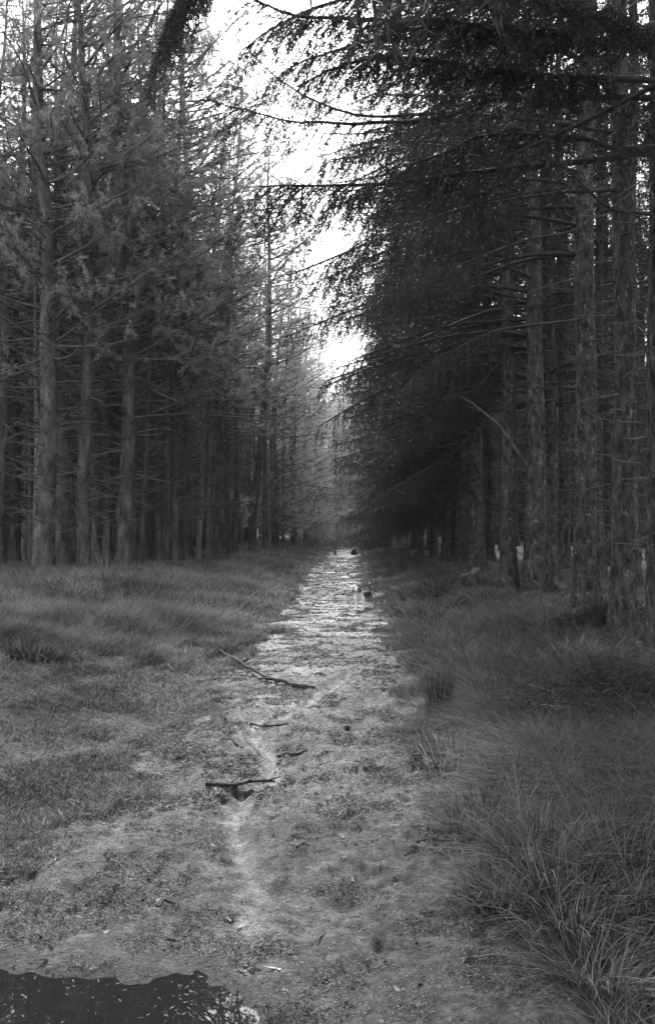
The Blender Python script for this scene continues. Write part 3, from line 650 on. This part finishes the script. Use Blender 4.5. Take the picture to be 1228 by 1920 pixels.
# ---------------------------------------------------------------- boughs modelled one by one
def hero(tree, pts, r0, r1, fol=None, name='branch', mt='dark_wood', kind='spruce', sub=0):
    root, tx, ty = tree; o = np.array(root.location)
    W, F = Geo(), Geo(); P = smooth_poly([np.array(at(*p)) - o for p in pts], 6)
    P = P + np.cumsum(RNG.normal(size=P.shape), 0) * .004
    tube(W, P, np.linspace(r0, r1, len(P)), 7, .25)
    seg = np.linalg.norm(np.diff(P, axis=0), axis=1).sum()
    for _ in range(sub):
        i = random.randrange(len(P) // 5, len(P) - 1); d = nrm(P[min(i + 1, len(P) - 1)] - P[i - 1]) + RNG.normal(size=3) * .6; d /= np.linalg.norm(d)
        l = random.uniform(.15, .5) * seg * .4; q = P[i] + d * l * np.linspace(0, 1, 5)[:, None] + np.cumsum(RNG.normal(size=(5, 3)), 0) * .02; q[0] = P[i]
        tube(W, q, np.linspace(r1 * 1.3, r1 * .4, 5), 4, .2)
        if kind == 'pine' and fol: pine_tufts(W, F, q, .4, .35, .12, 10)
    if fol:
        if kind == 'spruce': spruce_foliage(W, F, P, *fol)
        else: pine_tufts(W, F, P, *fol)
    b = link(name, W.mesh(name, M[mt]), root)
    if F.n: link('needles', F.mesh('needles', M['spruce_needles' if kind == 'spruce' else 'pine_needles']), b)
    return b
random.seed(77)
A, B, C, D_ = RH['A'], RH['B'], RH['C'], RH['D']
f1 = (.4, .8, .045, .32, 1.5, (.045, .008), .5); f2 = (.5, .8, .05, .35, 1.5, (.05, .009), .5); fh = (.35, .6, .05, 1.3, 1.5, (.04, .0065))
ya = A[2]
hero(A, [(1240, 286, ya), (1154, 297, ya - .3), (1030, 312, ya - .6), (900, 322, ya - .8), (760, 338, ya - 1), (640, 344, ya - 1.1), (480, 346, ya - 1.2)], .036, .006, (.42, .8, .04, .6, 1.6, (.045, .008), .5), sub=7)
hero(A, [(1240, 276, ya), (1154, 275, ya - .4), (1089, 257, ya - .7), (964, 247, ya - 1), (884, 252, ya - 1.2), (800, 290, ya - 1.4), (700, 315, ya - 1.5)], .03, .005, f1, sub=4)
hero(A, [(1240, 186, ya), (1114, 185, ya - .3), (1039, 190, ya - .5), (924, 187, ya - .7), (834, 220, ya - .8), (714, 227, ya - .9), (614, 229, ya - 1), (530, 220, ya - 1.1), (400, 184, ya - 1.2)], .032, .004, (.5, .6, .05, .6, 1.5, (.045, .008), .3), sub=6)
hero(A, [(1240, 110, ya), (1164, 60, ya - .8), (1089, 22, ya - 1.3), (989, -5, ya - 1.8), (860, -30, ya - 2.1), (700, -40, ya - 2.3)], .05, .012, (.15, 1.0, .035, .4, 1.7, (.05, .009), .6), sub=6)
hero(A, [(1240, 40, ya), (1120, 80, ya - .8), (1049, 64, ya - 1.2), (984, 60, ya - 1.4), (864, 45, ya - 1.6), (780, 40, ya - 1.7), (614, 37, ya - 1.9), (525, 28, ya - 2), (450, -5, ya - 2.1)], .034, .005, (.3, .8, .04, .4, 1.6, (.05, .009), .2), sub=6)
hero(A, [(1240, 150, ya), (1000, 140, ya - 1), (850, 120, ya - 1.4), (740, 110, ya - 1.6), (640, 130, ya - 1.7), (560, 170, ya - 1.8)], .03, .005, (.2, .8, .04, .4, 1.6, (.05, .009), .25), sub=5)
hero(B, [(1168, 250, B[2]), (1000, 225, B[2] - .6), (860, 210, B[2] - 1), (700, 214, B[2] - 1.3), (614, 194, B[2] - 1.4), (530, 145, B[2] - 1.5), (465, 82, B[2] - 1.6)], .026, .004, (.35, .7, .06, .5, 1.4, (.045, .008), .15), sub=4)
hero(B, [(1168, 356, B[2]), (1064, 362, B[2] - .4), (934, 385, B[2] - .8), (874, 396, B[2] - 1), (789, 425, B[2] - 1.2), (714, 441, B[2] - 1.3), (614, 502, B[2] - 1.5)], .024, .004, (.35, .9, .05, .6, 1.6, (.05, .009), .5), sub=5)
hero(B, [(1228, 402, B[2] - .5), (1189, 398, B[2] - .3), (1139, 388, B[2] - .3), (1064, 322, B[2] - .4), (1020, 290, B[2] - .5)], .026, .008, None, sub=3)
hero(C, [(1100, 420, C[2]), (1064, 435, C[2] - .3), (974, 456, C[2] - .6), (859, 500, C[2] - .9), (794, 513, C[2] - 1.1), (700, 560, C[2] - 1.3)], .026, .006, f2, sub=5)
hero(C, [(1100, 590, C[2]), (1064, 600, C[2] - .3), (939, 616, C[2] - .8), (854, 652, C[2] - 1.2), (780, 700, C[2] - 1.4)], .026, .006, f2, sub=5)
hero(D_, [(992, 880, D_[2]), (970, 850, D_[2] - .2), (934, 800, D_[2] - .4), (884, 760, D_[2] - .6), (850, 742, D_[2] - .8)], .035, .010, None, sub=3, mt='dead_wood')
hero(D_, [(985, 560, D_[2]), (939, 550, D_[2] - .2), (880, 528, D_[2] - .5), (824, 522, D_[2] - .8), (714, 546, D_[2] - 1.3), (614, 573, D_[2] - 1.6)], .03, .006, (.3, .9, .06, .6, 1.5, (.05, .01), .5), sub=4)
hero(D_, [(985, 390, D_[2]), (930, 360, D_[2] - .3), (870, 330, D_[2] - .6)], .025, .008, None, sub=3)
hero(RH['F'], [(895, 800, RH['F'][2]), (849, 850, RH['F'][2] - .4), (764, 900, RH['F'][2] - .8), (689, 942, RH['F'][2] - 1.2)], .04, .008, (.2, .8, .08, .6, 1.2, (.06, .012)))
# overhead bough hanging in from the top, and the drooping ones under the long branch
hero(A, [(1240, -560, ya), (900, -420, ya - .5), (600, -220, ya - .8), (430, -100, ya - 1), (365, -40, ya - 1.05), (335, 5, ya - 1.1), (312, 50, ya - 1.15)], .04, .006, (.70, .36, .016, .6, 2.0, (.045, .007), .8))
fb = (.3, .85, .045, .35, 1.5, (.045, .008), .5)
hero(A, [(1240, -150, ya), (950, -70, ya - .8), (760, -25, ya - 1.2), (620, 12, ya - 1.5), (520, 55, ya - 1.7), (455, 105, ya - 1.8)], .03, .004, fb, sub=5)
hero(B, [(1168, 60, B[2]), (980, 50, B[2] - .6), (800, 70, B[2] - 1), (660, 85, B[2] - 1.3), (560, 120, B[2] - 1.5), (500, 165, B[2] - 1.6)], .028, .004, fb, sub=5)
hero(C, [(1100, 330, C[2]), (940, 275, C[2] - .6), (800, 262, C[2] - 1), (690, 275, C[2] - 1.3), (600, 305, C[2] - 1.6)], .026, .005, (.35, .8, .05, .4, 1.5, (.05, .010), .5), sub=5)
# bare dead twigs near the camera-side of the nearest trunks
# left: limbs of the forked pine and neighbours
def Lh(key, pts, r0, r1, fol=None, sub=0):
    t = LH[key]; hero(t, [(p[0], p[1], t[2] + (p[2] if len(p) > 2 else 0)) for p in pts], r0, r1, fol, 'limb', 'dead_wood', 'pine', sub)
pf = (.65, .45, .10, 12, (.085, .011))
Lh('b', [(118, 240), (135, 210), (165, 175), (215, 132, -.3), (270, 65, -.6), (300, 10, -.8)], .085, .03, None, 6)
Lh('b', [(118, 358), (140, 338), (170, 318, -.3), (220, 290, -.6), (290, 267, -1), (348, 250, -1.4)], .04, .008, pf, 5)
Lh('b', [(118, 275), (60, 268, -.5), (20, 285, -1), (-30, 310, -1.2)], .035, .012, None, 4)
Lh('b', [(118, 262), (180, 277, -.5), (250, 272, -1), (275, 255, -1.1), (300, 215, -1.3)], .032, .008, pf, 4)
Lh('b', [(110, 405), (85, 370, -.3), (40, 310, -.7), (20, 270, -.8), (8, 195, -1)], .035, .012, None, 4)
Lh('a', [(90, 435), (50, 463, -.6), (0, 486, -1.2), (-40, 500, -1.5)], .03, .012, None, 3)
Lh('b', [(112, 503), (80, 490, -.3), (40, 470, -.6)], .022, .008, None, 3)
Lh('b', [(122, 500), (180, 496, -.4), (212, 448, -.6)], .022, .007, None, 3)
Lh('d', [(220, 590), (240, 577, -.3), (282, 574, -.6)], .022, .008, None, 2)
Lh('d', [(228, 700), (245, 670, -.3), (262, 648, -.5)], .02, .006, None, 2)
Lh('a', [(90, 672), (55, 682, -.5), (0, 704, -1.2), (-30, 712, -1.4)], .028, .012, None, 3)
Lh('a', [(88, 668), (120, 672, -.5), (150, 655, -.9)], .022, .006, None, 3)
Lh('e', [(322, 770), (350, 745, -.5), (415, 720, -1), (485, 692, -1.6)], .035, .009, pf, 5)
Lh('e', [(322, 735), (400, 706, -1), (445, 690, -1.5)], .026, .008, pf, 4)
Lh('e', [(325, 640), (350, 600, -.3), (380, 540, -.6), (420, 490, -.8)], .03, .009, pf, 4)
Lh('c', [(157, 470), (165, 400, -.3), (185, 330, -.4), (205, 270, -.6)], .045, .015, pf, 4)
Lh('d', [(232, 420), (255, 385, -.3), (275, 340, -.5)], .04, .014, pf, 4)
Lh('g', [(412, 700), (440, 640, -.3), (470, 590, -.6), (500, 560, -.8)], .035, .01, pf, 4)
Lh('i', [(515, 760), (530, 730, -.3), (560, 705, -.6)], .035, .01, pf, 4)

# ---------------------------------------------------------------- small things on the ground
def gp(px, py, dz=0.0):
    x, y = ground(px, py); return np.array([x, y, hz(x, y) + dz])
def stick(pts, r0, r1, label, mt='dark_wood', name='fallen_stick', subs=(), cat='stick', group='sticks lying on the ground', jit=.3, lift=.4, raise_=0.0):
    P = smooth_poly([gp(*p) for p in pts], 5); P[:, 2] = H(P[:, 0], P[:, 1]) ; P[:, 2] = np.maximum(P[:, 2], np.linspace(P[0, 2], P[-1, 2], len(P))) + r0 * lift + raise_ * np.linspace(1, 0, len(P))
    c = P[len(P) // 2].copy(); G = Geo(); tube(G, P - c, np.linspace(r0, r1, len(P)) * (1 + .15 * RNG.normal(size=len(P))), 8, jit)
    for (i, dx, dy, dz) in subs:
        q = (P[i] - c) + np.array([dx, dy, dz]) * np.linspace(0, 1, 4)[:, None]; tube(G, q, np.linspace(r1 * .8, r1 * .3, 4), 5)
    o = link(name, G.mesh(name, M[mt], True)); o.location = c; return tag(o, label, cat, group)
stick([(413, 1231), (445, 1248), (480, 1268), (520, 1283), (560, 1291), (588, 1292)], .013, .024, 'long curved dark branch lying across the left edge of the path', raise_=.07, subs=[(6, .1, .12, .03), (14, -.12, -.1, .02)])
stick([(386, 1474), (410, 1479), (440, 1480), (470, 1477), (500, 1473), (515, 1470)], .013, .009, 'thick wet broken stick across the washed-out channel', lift=1.1, jit=.6, subs=[(8, .05, .10, .02), (16, -.03, -.07, .03), (20, .09, .03, .02)])
stick([(520, 1421), (545, 1418), (575, 1409)], .007, .013, 'short dark stick beside the curve of the water channel', lift=.8)
stick([(420, 1386), (440, 1395), (456, 1403)], .007, .005, 'small stick pointing into the path from the left turf', lift=.8)
stick([(470, 1359), (500, 1361), (540, 1359)], .008, .006, 'thin stick lying flat among the silt ridges of the path', lift=.7)
stick([(548, 1587), (560, 1588), (578, 1586)], .005, .003, 'tiny twig in the middle of the near path')
stick([(298, 1703), (310, 1690), (330, 1694)], .005, .003, 'bent twig on the near left mud')
stick([(780, 1582), (810, 1578), (850, 1580)], .004, .002, 'thin straight twig near the right edge of the near path')
stick([(1085, 1226), (1130, 1229), (1180, 1222), (1232, 1226)], .014, .02, 'long dead branch on the ground below the right spruces', subs=[(5, .2, .25, .05)])
stick([(1095, 1240), (1150, 1238), (1200, 1244), (1235, 1240)], .01, .014, 'second dead branch lying just below the long one on the right')
stick([(1070, 1340), (1110, 1315), (1160, 1300), (1230, 1292)], .012, .016, 'dark branch arching up the shaded right bank', subs=[(4, .15, .2, .1), (9, .1, .25, .1)])
stick([(553, 1128), (575, 1122), (600, 1126), (618, 1127)], .02, .03, 'pale bleached root lying across the path near the dog', 'pale_wood')
stick([(1005, 1140), (1040, 1138), (1055, 1150)], .03, .02, 'pale dead branch beside the mossy hump', 'pale_wood')
# leaning pale pole in the left wood
G = Geo(); p0 = gp(545, 1012); tube(G, np.array([[0, 0, -.1], [-.25, .1, 1.1], [-.45, .2, 2.3]]), [.035, .03, .02], 6); o = link('leaning_pole', G.mesh('leaning_pole', M['pale_bark'])); o.location = p0
tag(o, 'thin pale broken stem leaning left at the far edge of the left wood', 'dead stem')
G = Geo(); p0 = gp(376, 1055); tube(G, np.array([[0, 0, -.1], [-.15, .1, 1.2], [.2, .2, 2.0], [-.2, .4, 2.9]]) * 1.0, [.05, .045, .03, .015], 6)
tube(G, np.array([[.1, .15, 1.7], [.4, .2, 2.2], [.45, .2, 2.8]]), [.03, .02, .01], 5); o = link('broken_sapling', G.mesh('broken_sapling', M['pale_bark'])); o.location = p0
tag(o, 'pale crooked forked dead sapling left of the kinked pine', 'dead sapling')

# stone
def lump(name, loc, rad, mt, label, cat, group=None, seed=0, sub=3, amp=.25):
    import bmesh
    bm = bmesh.new(); bmesh.ops.create_icosphere(bm, subdivisions=sub, radius=1)
    for v in bm.verts:
        c = v.co; n = float(fbm(np.array([c.x * 2 + c.z * 1.3 + seed]), np.array([c.y * 2 - c.z * 1.7 + seed]), seed, 3)[0]); c *= 1 + amp * 2 * (n - .5)
        v.co = Vector((c.x * rad[0], c.y * rad[1], c.z * rad[2]))
    me = bpy.data.meshes.new(name); bm.to_mesh(me); bm.free(); me.materials.append(M[mt])
    for p in me.polygons: p.use_smooth = True
    o = link(name, me); o.location = loc; return tag(o, label, cat, group)
lump('stone', gp(651, 1368, .012), (.022, .02, .02), 'stone', 'small black stone alone in the middle of the path', 'stone', seed=3)
lump('mossy_hump', gp(1015, 1150, .03), (.26, .2, .11), 'moss', 'pale mossy hump at the foot of the paler grey spruce', 'mossy stump', seed=5, amp=.6, sub=4)
lump('mossy_hump', gp(1045, 1105, .0), (.2, .2, .2), 'moss', 'small mossy stump between two spruce trunks on the right bank', 'mossy stump', seed=6, amp=.6, sub=4)
lump('stump', gp(664, 1040, .1), (.18, .16, .22), 'dark_wood', 'small dark stump standing at the far end of the path', 'stump', seed=9)

# exposed roots: parts of their spruces
def root_part(tree, pts, r0, r1, mt='spruce_bark', label=None):
    rt = tree[0]; o = np.array(rt.location); P = smooth_poly([gp(*p, .01) for p in pts], 5); P[:, 2] = H(P[:, 0], P[:, 1]) + r0 * .35
    G = Geo(); tube(G, P - o, np.linspace(r0, r1, len(P)), 8, .25); b = link('root', G.mesh('root', M[mt], True), rt)
    if label: b['label'] = label
root_part(RH['F'], [(893, 1072), (870, 1084), (850, 1091), (826, 1090)], .09, .05, 'pale_bark', 'pale exposed root')
root_part(RH['F'], [(895, 1075), (880, 1092), (862, 1102)], .07, .03)
root_part(RH['D'], [(1000, 1118), (975, 1128), (950, 1130)], .08, .03)
root_part(RH['E'], [(955, 1110), (935, 1118), (925, 1126)], .08, .03)
root_part(RH['C'], [(1100, 1150), (1060, 1160), (1020, 1174)], .09, .04)
root_part(RH['C'], [(1105, 1150), (1075, 1150), (1050, 1146)], .07, .03)
root_part(RH['C'], [(1110, 1150), (1130, 1166), (1125, 1180)], .07, .03)
root_part(RH['B'], [(1168, 1200), (1130, 1205), (1090, 1200)], .07, .03)
root_part(RH['B'], [(1175, 1200), (1200, 1215), (1215, 1225)], .06, .03)

# bushes and sapling
def bush(name, p, rx, rz_, n, mt, label, cat, nd=(.16, .03), seed=1, stems=10):
    g = np.random.default_rng(seed); root = empty(name, p, label, cat); W, F = Geo(), Geo()
    cl = g.normal(size=(26, 3)) * [rx * .45, rx * .35, rz_ * .22] + [0, 0, rz_ * .5]
    for c in cl[:stems]: tube(W, np.array([[0, 0, -.05], c * [.5, .5, .6], c]), [.02, .012, .005], 4)
    P = cl[g.integers(0, 26, n)] + g.normal(size=(n, 3)) * [rx * .2, rx * .2, rz_ * .13]; P = P[P[:, 2] > 0]; n = len(P)
    needles(F, P, g.normal(size=(n, 3)) + [0, 0, -.2], nd[0] * (.5 + g.random(n)), nd[1], np.clip(.5 + .25 * g.normal(size=n), 0, 1.2))
    link('stems', W.mesh('stems', M['dead_wood']), root); link('foliage', F.mesh('foliage', M[mt]), root); return root
bush('dark_bush', gp(706, 1034), 1.2, .95, 7000, 'spruce_needles', 'low dark bush crowding the right side of the path at its far end', 'bush', seed=2)
bush('dark_bush', gp(765, 1030), 1.0, 1.3, 3500, 'larch_needles', 'pale scrub in the light gap before the first thin spruce', 'bush', (.14, .03), seed=4)
bush('leafy_sapling', gp(455, 1034), .55, 3.0, 10, 'leaf', 'young broadleaf sapling with pale leaves in the left wood edge', 'sapling', (.14, .06), seed=6) if False else None
def sapling():
    g = np.random.default_rng(8); x, y = ground(452, 1040); p = (x, y, hz(x, y)); root = empty('leafy_sapling', p, 'young broadleaf sapling with pale leaves in the left wood edge', 'sapling')
    s = y / FPX; W, F = Geo(), Geo(); top = 120 * s
    tube(W, np.array([[0, 0, 0], [.05, 0, top * .5], [.0, 0, top]]), [.03, .02, .008], 5); Ps = []
    for k in range(16):
        z = top * g.uniform(.45, 1.02); a = g.random() * 6.28; L = g.uniform(.25, .6); e = np.array([math.cos(a) * L, math.sin(a) * L, L * .4]); b0 = np.array([.02, 0, z])
        tube(W, np.array([b0, b0 + e * .6, b0 + e]), [.01, .007, .004], 3); Ps.append(b0 + e * g.uniform(.3, 1.1, (28, 1)) + g.normal(size=(28, 3)) * .07)
    P = np.concatenate(Ps); n = len(P); needles(F, P, g.normal(size=(n, 3)) + [0, 0, -.4], .13, .07, np.clip(.5 + .3 * g.normal(size=n), 0, 1))
    link('stem', W.mesh('stem', M['pale_bark']), root); link('foliage', F.mesh('foliage', M['leaf']), root)
sapling()
rb = random.Random(9)
for i, (px, y_) in enumerate([(560, 70), (590, 66), (615, 72), (640, 68), (668, 74), (690, 70), (600, 82), (650, 84)]):
    p_ = at(px, 985, y_); bush('pale_scrub', (p_.x, y_, hz(p_.x, y_)), 1.6, 2.2 + rb.random(), 2600, 'larch_needles', 'pale scrub bush under the far trees where the path vanishes', 'scrub', (.2, .05), seed=20 + i)['group'] = 'pale scrub at the far end'
def twiggy(px, py, h, label, seed):
    g = np.random.default_rng(seed); G = Geo(); p = gp(px, py)
    for k in range(14):
        a = g.random() * 6.28; e = np.array([math.cos(a) * .3, math.sin(a) * .3, h * g.uniform(.6, 1.1)]); q = np.array([[0, 0, -.05], e * [.35, .35, .5], e]) + g.normal(size=(3, 3)) * .03; q[0] = [g.normal() * .05, g.normal() * .05, -.05]
        tube(G, q, [.012, .008, .003], 4)
    o = link('bare_shrub', G.mesh('bare_shrub', M['dead_wood'])); o.location = p; tag(o, label, 'shrub', 'leafless shrubs by the left verge')
twiggy(627, 1040, 1.1, 'leafless twiggy shrub at the left of the path where it vanishes', 3)
twiggy(205, 1135, .9, 'leafless spindly shrub in the left grass before the pines', 4)
# dark brushwood / fronds on the right bank
bush('bracken', gp(1180, 1350), .8, .38, 9000, 'spruce_needles', 'dark collapsed bracken on the shaded right bank at the frame edge', 'bracken', (.08, .006), seed=11)
bush('brushwood', gp(1130, 1180), .5, .3, 4000, 'spruce_needles', 'dark brushwood between the feet of the two nearest spruces', 'brushwood', (.09, .008), seed=12)

# ---------------------------------------------------------------- the dog (a small hound facing the camera)
def make_dog():
    x, y = ground(680, 1143)
    root = empty('dog', (x, y, hz(x, y) + .0), 'small tricolour hound with white-tipped tail raised, standing on the path facing the camera', 'dog')
    root.rotation_euler = (0, 0, R(-24)); root.scale = (.93,) * 3   # local -Y is where it faces; turned so the flank shows on the right
    me = bpy.data.meshes.new('body')
    V_ = [((0, .02, .30), .085),        # 0 mid back (root)
          ((0, -.14, .30), .098),       # 1 chest
          ((0, -.22, .335), .075),      # 2 neck base
          ((0, -.27, .39), .058),       # 3 neck
          ((0, -.305, .435), .066),     # 4 skull
          ((0, -.365, .415), .040),     # 5 muzzle
          ((0, -.415, .400), .026),     # 6 nose end
          ((0, .18, .31), .078),        # 7 loin
          ((0, .27, .31), .072),        # 8 rump
          ((0, .33, .345), .022), ((0, .37, .42), .017), ((0, .37, .50), .014), ((0, .34, .555), .011)]  # tail 9-12
    E_ = [(0, 1), (1, 2), (2, 3), (3, 4), (4, 5), (5, 6), (0, 7), (7, 8), (8, 9), (9, 10), (10, 11), (11, 12)]
    for s in (-1, 1):
        n = len(V_); V_ += [((s * .075, -.16, .23), .048), ((s * .078, -.14, .15), .028), ((s * .078, -.155, .06), .021), ((s * .08, -.16, .022), .024), ((s * .08, -.20, .016), .020)]
        E_ += [(1, n), (n, n + 1), (n + 1, n + 2), (n + 2, n + 3), (n + 3, n + 4)]
        n = len(V_); V_ += [((s * .078, .25, .24), .060), ((s * .085, .20, .165), .036), ((s * .085, .30, .10), .022), ((s * .085, .285, .025), .023), ((s * .085, .245, .016), .020)]
        E_ += [(8, n), (n, n + 1), (n + 1, n + 2), (n + 2, n + 3), (n + 3, n + 4)]
    me.from_pydata([v for v, _ in V_], E_, []); me.update()
    o = bpy.data.objects.new('tmp', me); COL.objects.link(o)
    sk = o.modifiers.new('s', 'SKIN'); sk.use_smooth_shade = True
    for i, (_, r) in enumerate(V_): me.skin_vertices[0].data[i].radius = (r, r); me.skin_vertices[0].data[i].use_root = (i == 0)
    o.modifiers.new('d', 'SUBSURF').levels = 2
    dg = bpy.context.evaluated_depsgraph_get(); bme = bpy.data.meshes.new_from_object(o.evaluated_get(dg)); bpy.data.objects.remove(o); bme.name = 'body'
    a = bme.attributes.new('coat', 'FLOAT', 'POINT')
    vals = []
    for v in bme.vertices:
        X_, Y_, Z_ = v.co
        w = .85                                                             # white legs, chest, belly
        if Y_ > -.17 and Y_ < .31 and Z_ > .255 + .06 * (abs(X_) < .02) * 0 and not (Y_ > .33): w = .015   # black saddle
        if Y_ > .14 and Y_ < .32 and .14 < Z_ < .27: w = .16                # tan thigh
        if Y_ < -.235 and Z_ > .37:                                         # head
            w = .16
            if abs(X_) < .014 or Y_ < -.36: w = .62                         # blaze and muzzle
        if Y_ > .30 and Z_ > .33: w = .02 if Z_ < .50 else .7               # tail, white tip
        vals.append(w)
    a.data.foreach_set('value', vals)
    m = bpy.data.materials.new('dog_coat'); m.use_nodes = True; t = m.node_tree; an = t.nodes.new('ShaderNodeAttribute'); an.attribute_name = 'coat'
    no = t.nodes.new('ShaderNodeTexNoise'); no.inputs['Scale'].default_value = 60; mr = t.nodes.new('ShaderNodeMapRange'); mr.inputs['To Min'].default_value = .75; mr.inputs['To Max'].default_value = 1.2
    mu = t.nodes.new('ShaderNodeMath'); mu.operation = 'MULTIPLY'; t.links.new(no.outputs['Fac'], mr.inputs[0]); t.links.new(mr.outputs[0], mu.inputs[0]); t.links.new(an.outputs['Fac'], mu.inputs[1]); t.links.new(mu.outputs[0], t.nodes['Principled BSDF'].inputs['Base Color']); t.nodes['Principled BSDF'].inputs['Roughness'].default_value = .8
    bme.materials.clear(); bme.materials.append(m)
    body = link('body', bme, root)
    dk = mat('dog_ear_fur', .035, .06, 20); nk = mat('dog_nose', .01, .015, 20, rough=.3)
    for s in (-1, 1):
        G = Geo(); n = 8; rows = []
        for k in range(6):
            t_ = k / 5; z = .475 - .115 * t_; xx = s * (.050 + .030 * math.sin(t_ * 2.2)); w_ = .018 + .026 * math.sin(min(1, t_ * 1.15) * math.pi * .75)
            for j in range(n): th = j / n * 2 * math.pi; rows.append((xx + .008 * math.cos(th), -.29 - .01 * t_ + w_ * math.sin(th), z))
        q = [(k * n + j, k * n + (j + 1) % n, (k + 1) * n + (j + 1) % n, (k + 1) * n + j) for k in range(5) for j in range(n)]
        G.add(rows, q, [(0, j, j + 1) for j in range(1, n - 1)] + [(40, 40 + j + 1, 40 + j) for j in range(1, n - 1)]); link('ear', G.mesh('ear', dk, True), root)
    import bmesh
    for nm, loc, r, mm in [('eye', (-.030, -.358, .452), .009, nk), ('eye', (.030, -.358, .452), .009, nk), ('nose', (0, -.436, .408), .015, nk)]:
        bm = bmesh.new(); bmesh.ops.create_uvsphere(bm, u_segments=12, v_segments=8, radius=r); mz = bpy.data.meshes.new(nm); bm.to_mesh(mz); bm.free(); mz.materials.append(mm); e = link(nm, mz, root); e.location = loc
make_dog()

# ---------------------------------------------------------------- haze: one closed box of even thin air
import bmesh
bm = bmesh.new(); bmesh.ops.create_cube(bm, size=1); mz = bpy.data.meshes.new('haze'); bm.to_mesh(mz); bm.free()
hm = bpy.data.materials.new('haze'); hm.use_nodes = True; t = hm.node_tree
for n in list(t.nodes): t.nodes.remove(n)
pv = t.nodes.new('ShaderNodeVolumePrincipled'); om = t.nodes.new('ShaderNodeOutputMaterial'); pv.inputs['Color'].default_value = (.95, .95, .95, 1); pv.inputs['Density'].default_value = .0004
t.links.new(pv.outputs[0], om.inputs['Volume']); mz.materials.append(hm)
hb = link('haze', mz); hb.scale = (1810, 1520, 32); hb.location = (0, 450, 14); tag(hb, 'thin pale haze in the air between the trees', 'haze', kind='stuff')
